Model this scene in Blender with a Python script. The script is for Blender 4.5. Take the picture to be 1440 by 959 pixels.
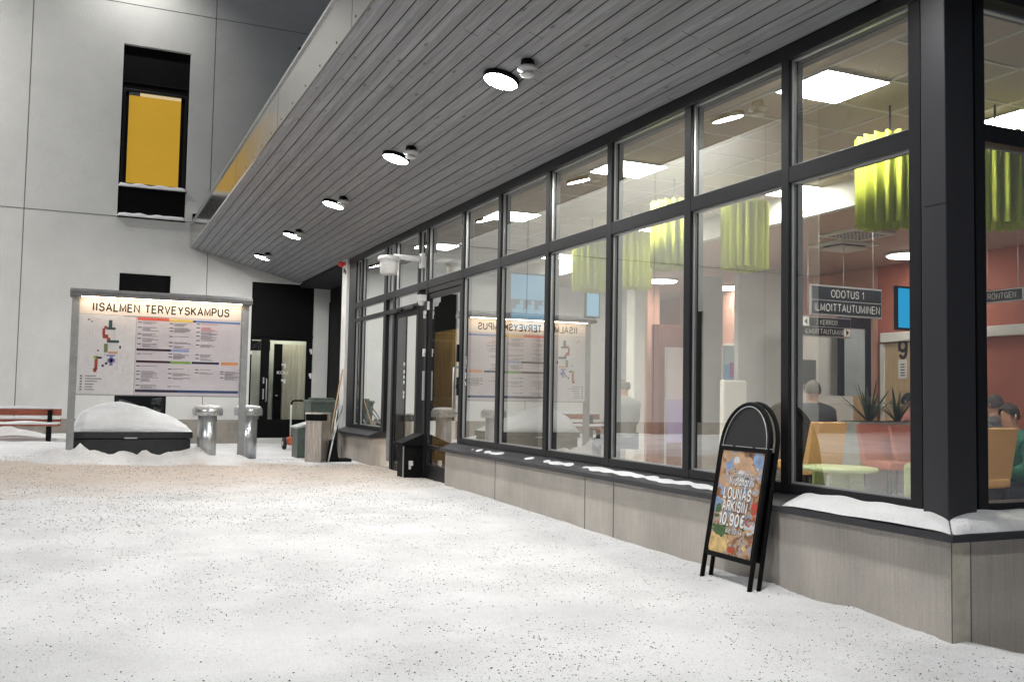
import bpy, bmesh, math, random
import numpy as np
from mathutils import Vector, Matrix, noise
random.seed(7)
rng = np.random.default_rng(11)
SC = bpy.context.scene
for o in list(bpy.data.objects): bpy.data.objects.remove(o)
COL = SC.collection
PI = math.pi

# ------------------------------------------------------------------ camera
CAMROT = Matrix(((0.91225435, -0.03979633, -0.40768647), (-0.40922262, -0.04448072, -0.91134972), (0.01813419, 0.99821727, -0.05686329)))
CAMLOC = Vector((0, 0, 1.2)); FPX = 1331.76
cd = bpy.data.cameras.new('camera'); cam = bpy.data.objects.new('camera', cd); COL.objects.link(cam)
cd.sensor_width = 36; cd.lens = FPX / 1440 * 36; cd.clip_start = 0.05; cd.clip_end = 500
cam.matrix_world = Matrix.Translation(CAMLOC) @ CAMROT.to_4x4()
SC.camera = cam
def AT(px, py, ax, val):                       # photo pixel -> real point on the plane axis = val
    r = CAMROT @ Vector((px - 720, -(py - 479.5), -FPX))
    return CAMLOC + r * ((val - CAMLOC[ax]) / r[ax])

# ------------------------------------------------------------------ world (night) and exposure
w = bpy.data.worlds.new('World'); SC.world = w; w.use_nodes = True
bg = w.node_tree.nodes['Background']; bg.inputs[0].default_value = (0.30, 0.34, 0.42, 1); bg.inputs[1].default_value = 0.17
SC.view_settings.view_transform = 'Standard'; SC.view_settings.look = 'None'; SC.view_settings.exposure = 0.17; SC.view_settings.gamma = 1
SC.render.engine = 'CYCLES'
SC.cycles.max_bounces = 7; SC.cycles.diffuse_bounces = 4; SC.cycles.glossy_bounces = 4; SC.cycles.transparent_max_bounces = 10
SC.cycles.sample_clamp_indirect = 4; SC.cycles.use_denoising = True; SC.cycles.caustics_reflective = False; SC.cycles.caustics_refractive = False
CANOPY_W = 268.0; PANEL_W = 74.0

# ------------------------------------------------------------------ materials
MATS = {}
def nt_new(name):
    m = bpy.data.materials.new(name); m.use_nodes = True
    nt = m.node_tree; b = nt.nodes['Principled BSDF']
    return m, nt, b
def mat(name, col, rough=0.6, metal=0.0, nscale=0, namt=0.15, bump=0, bscale=40, stretch=(1, 1, 1), emit=None, estr=0, spec=None):
    m, nt, b = nt_new(name)
    b.inputs['Base Color'].default_value = (*col, 1); b.inputs['Roughness'].default_value = rough; b.inputs['Metallic'].default_value = metal
    if spec is not None: b.inputs['Specular IOR Level'].default_value = spec
    if emit: b.inputs['Emission Color'].default_value = (*emit, 1); b.inputs['Emission Strength'].default_value = estr
    if nscale or bump:
        tc = nt.nodes.new('ShaderNodeTexCoord'); mp = nt.nodes.new('ShaderNodeMapping'); mp.inputs['Scale'].default_value = stretch
        nt.links.new(tc.outputs['Object'], mp.inputs[0])
    if nscale:
        n = nt.nodes.new('ShaderNodeTexNoise'); n.inputs['Scale'].default_value = nscale; n.inputs['Detail'].default_value = 6; n.inputs['Roughness'].default_value = .65
        nt.links.new(mp.outputs[0], n.inputs['Vector'])
        mx = nt.nodes.new('ShaderNodeMix'); mx.data_type = 'RGBA'
        mx.inputs[6].default_value = (*[c * (1 - namt) for c in col], 1); mx.inputs[7].default_value = (*[min(1, c * (1 + namt)) for c in col], 1)
        rp = nt.nodes.new('ShaderNodeMapRange'); rp.inputs[1].default_value = .32; rp.inputs[2].default_value = .68
        nt.links.new(n.outputs[0], rp.inputs[0]); nt.links.new(rp.outputs[0], mx.inputs[0]); nt.links.new(mx.outputs[2], b.inputs['Base Color'])
    if bump:
        n2 = nt.nodes.new('ShaderNodeTexNoise'); n2.inputs['Scale'].default_value = bscale; n2.inputs['Detail'].default_value = 5
        nt.links.new(mp.outputs[0], n2.inputs['Vector'])
        bp = nt.nodes.new('ShaderNodeBump'); bp.inputs['Strength'].default_value = bump; bp.inputs['Distance'].default_value = .02
        nt.links.new(n2.outputs[0], bp.inputs['Height']); nt.links.new(bp.outputs[0], b.inputs['Normal'])
    MATS[name] = m
    return m
def emis(name, col, s):
    m = bpy.data.materials.new(name); m.use_nodes = True; nt = m.node_tree; nt.nodes.clear()
    e = nt.nodes.new('ShaderNodeEmission'); e.inputs[0].default_value = (*col, 1); e.inputs[1].default_value = s
    o = nt.nodes.new('ShaderNodeOutputMaterial'); nt.links.new(e.outputs[0], o.inputs[0]); return m

M_frame = mat('dark_frame', (.012, .0125, .015), .42, .0, nscale=30, namt=.12, spec=.28)
M_post = mat('post_metal', (.036, .036, .042), .42, .2, nscale=250, namt=.15, bump=.05, bscale=300)
M_black = mat('black_metal', (.005, .005, .0055), .6, nscale=8, namt=.2, spec=.12)
M_void = mat('dark_void', (.008, .008, .009), .8)
M_rub = mat('black_rubber', (.012, .012, .012), .7)
M_wall = mat('white_render', (.76, .76, .73), .85, nscale=.9, namt=.06, bump=.6, bscale=38)
M_wallcol = mat('white_smooth', (.78, .77, .74), .6, nscale=2, namt=.05)
M_joint = mat('panel_joint', (.16, .16, .15), .9)
M_base = mat('wall_base_stone', (.33, .30, .26), .85, nscale=3, namt=.2, bump=.2)
M_wood = mat('bench_wood', (.33, .085, .045), .5, nscale=6, namt=.5, stretch=(1, 8, 8))
M_galv = mat('galvanised', (.58, .60, .61), .30, .8, nscale=7, namt=.22, stretch=(3, 3, .5))
M_steel = mat('brushed_steel', (.66, .61, .55), .34, .55, nscale=14, namt=.35, stretch=(4, 4, .25))
M_green = mat('green_plastic', (.085, .11, .095), .5, nscale=10, namt=.3)
M_boxg = mat('box_plastic', (.022, .023, .026), .45, nscale=12, namt=.3, bump=.1)
M_white = mat('white_plastic', (.75, .75, .74), .45, nscale=20, namt=.04)
M_red = mat('red_plastic', (.65, .03, .02), .35)
M_orange = mat('orange_paint', (.65, .13, .05), .45)
M_stick = mat('broom_wood', (.45, .30, .18), .6, nscale=20, namt=.2)
M_greyp = mat('grey_post', (.30, .31, .31), .45, .3, nscale=10, namt=.12)
M_disc = emis('lamp_disc', (1, .985, .96), CANOPY_W)
M_panel = emis('ceiling_panel_light', (1, .95, .86), PANEL_W)
M_strip = emis('warm_strip', (1, .74, .5), 28)
M_tile = mat('ceiling_tile', (.66, .57, .45), .9, nscale=60, namt=.08)
M_grid = mat('ceiling_grid', (.92, .90, .82), .6)
M_slat = mat('brown_ceiling', (.42, .30, .235), .8, nscale=5, namt=.18, stretch=(1, 12, 1))
M_redw = mat('red_wall', (.40, .13, .085), .8, nscale=2, namt=.08)
M_salmon = mat('salmon_wall', (.56, .32, .24), .8, nscale=2, namt=.08)
M_greyw = mat('interior_grey_wall', (.42, .43, .43), .8, nscale=3, namt=.08)
M_inw = mat('interior_white', (.74, .74, .70), .7, nscale=3, namt=.05)
M_floor = mat('vinyl_floor', (.60, .56, .52), .35, nscale=6, namt=.1)
M_cab = mat('dark_red_cabinet', (.20, .05, .035), .6, nscale=6, namt=.2, stretch=(8, 8, 1))
M_birch = mat('birch_door', (.52, .38, .22), .5, nscale=5, namt=.12, stretch=(6, 6, .6))
M_yel = mat('yellow_blind', (.62, .36, .03), .7, nscale=2, namt=.06, emit=(.80, .44, .03), estr=.62)  # emission stands in for room light coming through the blind
M_lime = mat('lime_felt', (.48, .54, .06), .85, nscale=40, namt=.08)
M_lime2 = mat('table_green', (.38, .46, .25), .5, nscale=6, namt=.08)
M_seato = mat('orange_fabric', (.66, .40, .18), .85, nscale=60, namt=.1)
M_seatr = mat('red_fabric', (.46, .17, .13), .85, nscale=60, namt=.1)
M_pot = mat('planter_grey', (.34, .38, .38), .5, nscale=10, namt=.1)
M_leaf = mat('agave_leaf', (.035, .06, .03), .55, nscale=20, namt=.4)
M_soil = mat('planter_soil', (.05, .035, .025), .95, nscale=50, namt=.3)
M_skin = mat('skin', (.55, .33, .24), .55)
M_eye = mat('eye_dark', (.02, .015, .01), .3)
M_hairg = mat('hair_grey', (.11, .10, .095), .8, nscale=80, namt=.3)
M_hairb = mat('hair_black', (.02, .016, .014), .7, nscale=80, namt=.3)
M_jackb = mat('jacket_dark', (.035, .037, .045), .8, nscale=30, namt=.3, bump=.3, bscale=12)
M_jackg = mat('jacket_grey', (.20, .21, .22), .85, nscale=30, namt=.2, bump=.3, bscale=12)
M_jackgreen = mat('shirt_green', (.02, .12, .09), .8, nscale=30, namt=.3, bump=.3, bscale=12)
M_pink = mat('cardigan_pink', (.55, .25, .24), .85, nscale=30, namt=.2)
M_jean = mat('trousers_dark', (.04, .045, .06), .85, nscale=30, namt=.2)
M_tv = emis('screen_cyan', (.02, .45, .85), .9)
M_tvd = emis('screen_pale_blue', (.30, .62, .85), .85)
M_ink = mat('ink_black', (.012, .012, .012), .6)
M_paper = mat('paper_white', (.78, .78, .76), .6)
M_sgn = mat('sign_anthracite', (.018, .020, .024), .35)
M_silver = mat('silver_trim', (.55, .56, .57), .35, .6)

def fascia_mat():
    m, nt, b = nt_new('fascia_steel')
    b.inputs['Base Color'].default_value = (.60, .59, .57, 1); b.inputs['Metallic'].default_value = .92; b.inputs['Roughness'].default_value = .17
    tc = nt.nodes.new('ShaderNodeTexCoord'); n = nt.nodes.new('ShaderNodeTexNoise'); n.inputs['Scale'].default_value = .9
    nt.links.new(tc.outputs['Object'], n.inputs['Vector']); bp = nt.nodes.new('ShaderNodeBump'); bp.inputs['Strength'].default_value = .12; bp.inputs['Distance'].default_value = .05
    nt.links.new(n.outputs[0], bp.inputs['Height']); nt.links.new(bp.outputs[0], b.inputs['Normal'])
    return m
M_fascia = fascia_mat()

def soffit_mat():
    m, nt, b = nt_new('soffit_boards'); b.inputs['Roughness'].default_value = .62
    tc = nt.nodes.new('ShaderNodeTexCoord'); sp = nt.nodes.new('ShaderNodeSeparateXYZ'); nt.links.new(tc.outputs['Object'], sp.inputs[0])
    mp = nt.nodes.new('ShaderNodeMapping'); mp.inputs['Scale'].default_value = (34, 1.6, 1); nt.links.new(tc.outputs['Object'], mp.inputs[0])
    n = nt.nodes.new('ShaderNodeTexNoise'); n.inputs['Scale'].default_value = 1; n.inputs['Detail'].default_value = 8; n.inputs['Roughness'].default_value = .7; n.inputs['Distortion'].default_value = .6
    nt.links.new(mp.outputs[0], n.inputs['Vector'])
    r = nt.nodes.new('ShaderNodeValToRGB'); r.color_ramp.elements[0].position = .3; r.color_ramp.elements[0].color = (.165, .166, .174, 1); r.color_ramp.elements[1].position = .7; r.color_ramp.elements[1].color = (.325, .327, .34, 1)
    nt.links.new(n.outputs[0], r.inputs[0])
    v = nt.nodes.new('ShaderNodeTexVoronoi'); v.inputs['Scale'].default_value = 1; mp2 = nt.nodes.new('ShaderNodeMapping'); mp2.inputs['Scale'].default_value = (8, 2.2, 1)
    nt.links.new(tc.outputs['Object'], mp2.inputs[0]); nt.links.new(mp2.outputs[0], v.inputs['Vector'])
    kr = nt.nodes.new('ShaderNodeMapRange'); kr.inputs[1].default_value = .05; kr.inputs[2].default_value = .13; kr.inputs[3].default_value = .45; kr.inputs[4].default_value = 1
    nt.links.new(v.outputs['Distance'], kr.inputs[0])
    # each board a slightly different shade
    fl = nt.nodes.new('ShaderNodeMath'); fl.operation = 'MULTIPLY'; fl.inputs[1].default_value = 1 / .128; nt.links.new(sp.outputs[0], fl.inputs[0])
    f2 = nt.nodes.new('ShaderNodeMath'); f2.operation = 'FLOOR'; nt.links.new(fl.outputs[0], f2.inputs[0])
    wn = nt.nodes.new('ShaderNodeTexWhiteNoise'); wn.noise_dimensions = '1D'; nt.links.new(f2.outputs[0], wn.inputs['W'])
    br = nt.nodes.new('ShaderNodeMapRange'); br.inputs[3].default_value = .86; br.inputs[4].default_value = 1.1; nt.links.new(wn.outputs[0], br.inputs[0])
    ml = nt.nodes.new('ShaderNodeMath'); ml.operation = 'MULTIPLY'; nt.links.new(kr.outputs[0], ml.inputs[0]); nt.links.new(br.outputs[0], ml.inputs[1])
    mx = nt.nodes.new('ShaderNodeVectorMath'); mx.operation = 'SCALE'; nt.links.new(r.outputs[0], mx.inputs[0]); nt.links.new(ml.outputs[0], mx.inputs['Scale'])
    # butt joints between board lengths
    yy = nt.nodes.new('ShaderNodeMath'); yy.operation = 'MULTIPLY_ADD'; yy.inputs[1].default_value = 1 / 4.2; nt.links.new(sp.outputs[1], yy.inputs[0]); nt.links.new(wn.outputs[0], yy.inputs[2])
    fr_ = nt.nodes.new('ShaderNodeMath'); fr_.operation = 'FRACT'; nt.links.new(yy.outputs[0], fr_.inputs[0])
    gt = nt.nodes.new('ShaderNodeMath'); gt.operation = 'GREATER_THAN'; gt.inputs[1].default_value = .0016; nt.links.new(fr_.outputs[0], gt.inputs[0])
    mj = nt.nodes.new('ShaderNodeVectorMath'); mj.operation = 'SCALE'; nt.links.new(mx.outputs[0], mj.inputs[0]); nt.links.new(gt.outputs[0], mj.inputs['Scale'])
    nt.links.new(mj.outputs[0], b.inputs['Base Color'])
    bp = nt.nodes.new('ShaderNodeBump'); bp.inputs['Strength'].default_value = .25; bp.inputs['Distance'].default_value = .004
    nt.links.new(n.outputs[0], bp.inputs['Height']); nt.links.new(bp.outputs[0], b.inputs['Normal'])
    return m
M_soffit = soffit_mat()

def concrete_mat():
    m, nt, b = nt_new('board_marked_concrete'); b.inputs['Roughness'].default_value = .85
    tc = nt.nodes.new('ShaderNodeTexCoord'); mp = nt.nodes.new('ShaderNodeMapping'); mp.inputs['Scale'].default_value = (60, 60, 3.2); nt.links.new(tc.outputs['Object'], mp.inputs[0])
    n = nt.nodes.new('ShaderNodeTexNoise'); n.inputs['Scale'].default_value = 1; n.inputs['Detail'].default_value = 7; n.inputs['Roughness'].default_value = .6; nt.links.new(mp.outputs[0], n.inputs['Vector'])
    n2 = nt.nodes.new('ShaderNodeTexNoise'); n2.inputs['Scale'].default_value = 1.6; n2.inputs['Detail'].default_value = 4; nt.links.new(tc.outputs['Object'], n2.inputs['Vector'])
    n3 = nt.nodes.new('ShaderNodeTexNoise'); n3.inputs['Scale'].default_value = 120; n3.inputs['Detail'].default_value = 3; nt.links.new(tc.outputs['Object'], n3.inputs['Vector'])
    r = nt.nodes.new('ShaderNodeValToRGB'); r.color_ramp.elements[0].position = .3; r.color_ramp.elements[0].color = (.46, .425, .38, 1); r.color_ramp.elements[1].position = .7; r.color_ramp.elements[1].color = (.55, .51, .46, 1)
    nt.links.new(n.outputs[0], r.inputs[0])
    r2 = nt.nodes.new('ShaderNodeMapRange'); r2.inputs[1].default_value = .3; r2.inputs[2].default_value = .7; r2.inputs[3].default_value = .8; r2.inputs[4].default_value = 1.15; nt.links.new(n2.outputs[0], r2.inputs[0])
    r3 = nt.nodes.new('ShaderNodeMapRange'); r3.inputs[1].default_value = .3; r3.inputs[2].default_value = .7; r3.inputs[3].default_value = .88; r3.inputs[4].default_value = 1.1; nt.links.new(n3.outputs[0], r3.inputs[0])
    ml = nt.nodes.new('ShaderNodeMath'); ml.operation = 'MULTIPLY'; nt.links.new(r2.outputs[0], ml.inputs[0]); nt.links.new(r3.outputs[0], ml.inputs[1])
    mx = nt.nodes.new('ShaderNodeVectorMath'); mx.operation = 'SCALE'; nt.links.new(r.outputs[0], mx.inputs[0]); nt.links.new(ml.outputs[0], mx.inputs['Scale']); nt.links.new(mx.outputs[0], b.inputs['Base Color'])
    bp = nt.nodes.new('ShaderNodeBump'); bp.inputs['Strength'].default_value = .25; bp.inputs['Distance'].default_value = .004
    nt.links.new(n.outputs[0], bp.inputs['Height']); nt.links.new(bp.outputs[0], b.inputs['Normal'])
    return m
M_conc = concrete_mat()

def snow_mat(name, dirt=True, tread=True):
    m, nt, b = nt_new(name); b.inputs['Roughness'].default_value = .75; b.inputs['Specular IOR Level'].default_value = .25
    tc = nt.nodes.new('ShaderNodeTexCoord')
    n = nt.nodes.new('ShaderNodeTexNoise'); n.inputs['Scale'].default_value = 1.1; n.inputs['Detail'].default_value = 7; n.inputs['Roughness'].default_value = .6; nt.links.new(tc.outputs['Object'], n.inputs['Vector'])
    r = nt.nodes.new('ShaderNodeValToRGB'); r.color_ramp.elements[0].position = .33; r.color_ramp.elements[0].color = (.655, .66, .67, 1); r.color_ramp.elements[1].position = .6; r.color_ramp.elements[1].color = (.80, .805, .815, 1)
    nt.links.new(n.outputs[0], r.inputs[0]); last = r.outputs[0]
    if not dirt: r.color_ramp.elements[0].color = (.80, .805, .815, 1); r.color_ramp.elements[1].color = (.87, .875, .88, 1)
    if dirt:
        sp = nt.nodes.new('ShaderNodeSeparateXYZ'); nt.links.new(tc.outputs['Object'], sp.inputs[0])
        # band of sand trodden into the snow in front of the doors, with a ragged edge
        nd = nt.nodes.new('ShaderNodeTexNoise'); nd.inputs['Scale'].default_value = .8; nd.inputs['Detail'].default_value = 6; nt.links.new(tc.outputs['Object'], nd.inputs['Vector'])
        wob = nt.nodes.new('ShaderNodeMath'); wob.operation = 'MULTIPLY_ADD'; wob.inputs[1].default_value = 2.4; nt.links.new(nd.outputs[0], wob.inputs[0]); nt.links.new(sp.outputs[1], wob.inputs[2])
        a1 = nt.nodes.new('ShaderNodeMapRange'); a1.interpolation_type = 'SMOOTHSTEP'; a1.inputs[1].default_value = 11.2; a1.inputs[2].default_value = 15.4; nt.links.new(wob.outputs[0], a1.inputs[0])
        a2 = nt.nodes.new('ShaderNodeMapRange'); a2.interpolation_type = 'SMOOTHSTEP'; a2.inputs[1].default_value = 16.7; a2.inputs[2].default_value = 17.15; a2.inputs[3].default_value = 1.0; a2.inputs[4].default_value = .06; nt.links.new(wob.outputs[0], a2.inputs[0])
        mm = nt.nodes.new('ShaderNodeMath'); mm.operation = 'MULTIPLY'; nt.links.new(a1.outputs[0], mm.inputs[0]); nt.links.new(a2.outputs[0], mm.inputs[1])
        nf = nt.nodes.new('ShaderNodeTexNoise'); nf.inputs['Scale'].default_value = 9; nf.inputs['Detail'].default_value = 8; nf.inputs['Roughness'].default_value = .75; nt.links.new(tc.outputs['Object'], nf.inputs['Vector'])
        nr = nt.nodes.new('ShaderNodeMapRange'); nr.inputs[1].default_value = .3; nr.inputs[2].default_value = .65; nr.inputs[3].default_value = .62; nt.links.new(nf.outputs[0], nr.inputs[0])
        m3 = nt.nodes.new('ShaderNodeMath'); m3.operation = 'MULTIPLY'; nt.links.new(mm.outputs[0], m3.inputs[0]); nt.links.new(nr.outputs[0], m3.inputs[1])
        mx = nt.nodes.new('ShaderNodeMix'); mx.data_type = 'RGBA'; mx.inputs[7].default_value = (.54, .45, .375, 1)
        nt.links.new(m3.outputs[0], mx.inputs[0]); nt.links.new(last, mx.inputs[6]); last = mx.outputs[2]
        # thin worn spots showing grey
        nw = nt.nodes.new('ShaderNodeTexNoise'); nw.inputs['Scale'].default_value = .55; nw.inputs['Detail'].default_value = 5; mpw = nt.nodes.new('ShaderNodeMapping'); mpw.inputs['Location'].default_value = (3.3, 8.1, 0); mpw.inputs['Scale'].default_value = (1, 1.6, 1)
        nt.links.new(tc.outputs['Object'], mpw.inputs[0]); nt.links.new(mpw.outputs[0], nw.inputs['Vector'])
        wr = nt.nodes.new('ShaderNodeMapRange'); wr.inputs[1].default_value = .60; wr.inputs[2].default_value = .72; wr.inputs[4].default_value = .5; nt.links.new(nw.outputs[0], wr.inputs[0])
        my = nt.nodes.new('ShaderNodeMix'); my.data_type = 'RGBA'; my.inputs[7].default_value = (.46, .46, .46, 1)
        nt.links.new(wr.outputs[0], my.inputs[0]); nt.links.new(last, my.inputs[6]); last = my.outputs[2]
    ng = nt.nodes.new('ShaderNodeTexNoise'); ng.inputs['Scale'].default_value = 95 if dirt else 60; ng.inputs['Detail'].default_value = 3; nt.links.new(tc.outputs['Object'], ng.inputs['Vector'])
    gr = nt.nodes.new('ShaderNodeMapRange'); gr.inputs[1].default_value = .3; gr.inputs[2].default_value = .5; gr.inputs[3].default_value = .80 if dirt else .93; gr.inputs[4].default_value = 1.0; nt.links.new(ng.outputs[0], gr.inputs[0])
    gv = nt.nodes.new('ShaderNodeVectorMath'); gv.operation = 'SCALE'; nt.links.new(last, gv.inputs[0]); nt.links.new(gr.outputs[0], gv.inputs['Scale']); last = gv.outputs[0]
    nt.links.new(last, b.inputs['Base Color'])
    nb = nt.nodes.new('ShaderNodeTexNoise'); nb.inputs['Scale'].default_value = 22; nb.inputs['Detail'].default_value = 8; nb.inputs['Roughness'].default_value = .7; nt.links.new(tc.outputs['Object'], nb.inputs['Vector'])
    nc = nt.nodes.new('ShaderNodeTexNoise'); nc.inputs['Scale'].default_value = 5; nc.inputs['Detail'].default_value = 5; nt.links.new(tc.outputs['Object'], nc.inputs['Vector'])
    b1 = nt.nodes.new('ShaderNodeBump'); b1.inputs['Strength'].default_value = .6; b1.inputs['Distance'].default_value = .016; nt.links.new(nb.outputs[0], b1.inputs['Height'])
    b2 = nt.nodes.new('ShaderNodeBump'); b2.inputs['Strength'].default_value = .45; b2.inputs['Distance'].default_value = .06; nt.links.new(nc.outputs[0], b2.inputs['Height']); nt.links.new(b1.outputs[0], b2.inputs['Normal'])
    nt.links.new(b2.outputs[0], b.inputs['Normal'])
    return m
M_snow = snow_mat('trodden_snow'); M_snowc = snow_mat('clean_snow', dirt=False)

def glass_mat(name, tint=(.86, .90, .88), k=3.2):
    m = bpy.data.materials.new(name); m.use_nodes = True; nt = m.node_tree; nt.nodes.clear()
    g = nt.nodes.new('ShaderNodeNewGeometry'); dt = nt.nodes.new('ShaderNodeVectorMath'); dt.operation = 'DOT_PRODUCT'
    nt.links.new(g.outputs['Normal'], dt.inputs[0]); nt.links.new(g.outputs['Incoming'], dt.inputs[1])
    ab = nt.nodes.new('ShaderNodeMath'); ab.operation = 'ABSOLUTE'; nt.links.new(dt.outputs['Value'], ab.inputs[0])
    om = nt.nodes.new('ShaderNodeMath'); om.operation = 'SUBTRACT'; om.inputs[0].default_value = 1; nt.links.new(ab.outputs[0], om.inputs[1])
    pw = nt.nodes.new('ShaderNodeMath'); pw.operation = 'POWER'; pw.inputs[1].default_value = 5; nt.links.new(om.outputs[0], pw.inputs[0])
    ma = nt.nodes.new('ShaderNodeMath'); ma.operation = 'MULTIPLY_ADD'; ma.inputs[1].default_value = -.957; ma.inputs[2].default_value = .957; nt.links.new(pw.outputs[0], ma.inputs[0])
    p2 = nt.nodes.new('ShaderNodeMath'); p2.operation = 'POWER'; p2.inputs[1].default_value = k; nt.links.new(ma.outputs[0], p2.inputs[0])
    fc = nt.nodes.new('ShaderNodeMath'); fc.operation = 'SUBTRACT'; fc.inputs[0].default_value = 1; nt.links.new(p2.outputs[0], fc.inputs[1])
    t = nt.nodes.new('ShaderNodeBsdfTransparent'); t.inputs[0].default_value = (*tint, 1)
    gl = nt.nodes.new('ShaderNodeBsdfGlossy'); gl.inputs['Roughness'].default_value = 0.0; gl.inputs['Color'].default_value = (.95, .97, .96, 1)
    mx = nt.nodes.new('ShaderNodeMixShader'); nt.links.new(fc.outputs[0], mx.inputs[0]); nt.links.new(t.outputs[0], mx.inputs[1]); nt.links.new(gl.outputs[0], mx.inputs[2])
    o = nt.nodes.new('ShaderNodeOutputMaterial'); nt.links.new(mx.outputs[0], o.inputs[0]); return m
M_glass = glass_mat('facade_glass', tint=(.93, .95, .94), k=9.0); M_glassd = glass_mat('door_glass', (.8, .82, .8), 3)

# ------------------------------------------------------------------ mesh helpers
class MB:
    def __init__(s): s.v = []; s.f = []; s.mi = []; s.sm = []; s.T = None
    def add(s, vs, fs, m=0, smooth=False):
        b = len(s.v)
        if s.T is not None: vs = [tuple(s.T @ Vector(v)) for v in vs]
        s.v += [tuple(v) for v in vs]; s.f += [tuple(b + i for i in f) for f in fs]; s.mi += [m] * len(fs); s.sm += [smooth] * len(fs); return s
    def box(s, x0, x1, y0, y1, z0, z1, m=0, bev=0):
        x0, x1 = min(x0, x1), max(x0, x1); y0, y1 = min(y0, y1), max(y0, y1); z0, z1 = min(z0, z1), max(z0, z1)
        bev = min(bev, (x1 - x0) * .45, (y1 - y0) * .45, (z1 - z0) * .45)
        if bev <= 0:
            vs = [(x, y, z) for x in (x0, x1) for y in (y0, y1) for z in (z0, z1)]
            return s.add(vs, [(0, 1, 3, 2), (4, 6, 7, 5), (0, 4, 5, 1), (2, 3, 7, 6), (0, 2, 6, 4), (1, 5, 7, 3)], m)
        bm = bmesh.new(); bmesh.ops.create_cube(bm, size=1)
        for v in bm.verts: v.co = Vector(((x0 + x1) / 2 + v.co.x * (x1 - x0), (y0 + y1) / 2 + v.co.y * (y1 - y0), (z0 + z1) / 2 + v.co.z * (z1 - z0)))
        bmesh.ops.bevel(bm, geom=bm.edges[:], offset=bev, segments=2, affect='EDGES', profile=.5)
        bm.verts.index_update(); s.add([v.co[:] for v in bm.verts], [[v.index for v in f.verts] for f in bm.faces], m); bm.free(); return s
    def quad(s, a, b, c, d, m=0): return s.add([a, b, c, d], [(0, 1, 2, 3)], m)
    def prism(s, poly, axis, a, b, m=0, smooth=False):      # poly: 2-D outline; extruded along axis between a and b
        n = len(poly)
        def P(p, t): return (t, p[0], p[1]) if axis == 0 else ((p[0], t, p[1]) if axis == 1 else (p[0], p[1], t))
        vs = [P(p, a) for p in poly] + [P(p, b) for p in poly]
        fs = [tuple(range(n)), tuple(range(2 * n - 1, n - 1, -1))] + [(i, (i + 1) % n, n + (i + 1) % n, n + i) for i in range(n)]
        return s.add(vs, fs, m, smooth)
    def lathe(s, prof, c, n=24, m=0, smooth=True):          # prof: list of (r, z)
        vs = []; fs = []
        for r, z in prof:
            for i in range(n):
                a = 2 * PI * i / n; vs.append((c[0] + r * math.cos(a), c[1] + r * math.sin(a), c[2] + z))
        for j in range(len(prof) - 1):
            for i in range(n): fs.append((j * n + i, j * n + (i + 1) % n, (j + 1) * n + (i + 1) % n, (j + 1) * n + i))
        fs.append(tuple(range(n - 1, -1, -1))); fs.append(tuple((len(prof) - 1) * n + i for i in range(n)))
        return s.add(vs, fs, m, smooth)
    def tube(s, pts, r, n=8, m=0, smooth=True):
        pts = [Vector(p) for p in pts]; rs = r if isinstance(r, (list, tuple)) else [r] * len(pts); vs = []; fs = []; up = None
        for i, p in enumerate(pts):
            d = (pts[min(i + 1, len(pts) - 1)] - pts[max(i - 1, 0)]).normalized()
            if up is None: up = d.orthogonal().normalized()
            u = (up - d * up.dot(d)).normalized(); up = u; q = d.cross(u)
            for k in range(n):
                a = 2 * PI * k / n; vs.append(tuple(p + (u * math.cos(a) + q * math.sin(a)) * rs[i]))
        for i in range(len(pts) - 1):
            for k in range(n): fs.append((i * n + k, i * n + (k + 1) % n, (i + 1) * n + (k + 1) % n, (i + 1) * n + k))
        fs.append(tuple(range(n - 1, -1, -1))); fs.append(tuple((len(pts) - 1) * n + k for k in range(n)))
        return s.add(vs, fs, m, smooth)
    def build(s, name, mats, parent=None, loc=None, smooth=None):
        me = bpy.data.meshes.new(name); me.from_pydata(s.v, [], s.f)
        mats = mats if isinstance(mats, (list, tuple)) else [mats]
        for m_ in mats: me.materials.append(m_)
        me.polygons.foreach_set('material_index', s.mi); me.polygons.foreach_set('use_smooth', s.sm); me.update()
        bm = bmesh.new(); bm.from_mesh(me); bmesh.ops.recalc_face_normals(bm, faces=bm.faces); bm.to_mesh(me); bm.free()
        o = bpy.data.objects.new(name, me); COL.objects.link(o)
        if parent: o.parent = parent
        if loc: o.location = loc
        return o
def thing(name, label, cat, loc=(0, 0, 0), rz=0, group=None):
    o = bpy.data.objects.new(name, None); COL.objects.link(o); o.location = loc; o.rotation_euler.z = rz
    o.empty_display_size = .1; o['label'] = label; o['category'] = cat
    if group: o['group'] = group
    return o
def tag(o, label, cat, group=None):
    o['label'] = label; o['category'] = cat
    if group: o['group'] = group
    return o
def struct(o, kind='structure'): o['kind'] = kind; return o
def copy_tree(o, parent=None):
    c = o.copy(); COL.objects.link(c)
    if parent: c.parent = parent
    for ch in list(o.children): copy_tree(ch, c)
    return c
def _arc(cx, cy, rx, ry, a0, a1, n=10): return [(cx + rx * math.cos(math.radians(a0 + (a1 - a0) * k / n)), cy + ry * math.sin(math.radians(a0 + (a1 - a0) * k / n))) for k in range(n + 1)]
_O = lambda w: [_arc(w / 2, .5, w / 2, .5, 90, 450, 28)]
_S = [[(.56, .74)] + _arc(.30, .745, .26, .255, 12, 180, 9)[1:] + _arc(.30, .76, .26, .24, 180, 262, 5)[1:] + _arc(.30, .27, .28, .26, 82, -82, 9)[1:] + _arc(.30, .27, .29, .27, 270, 186, 6)[1:]]
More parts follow.
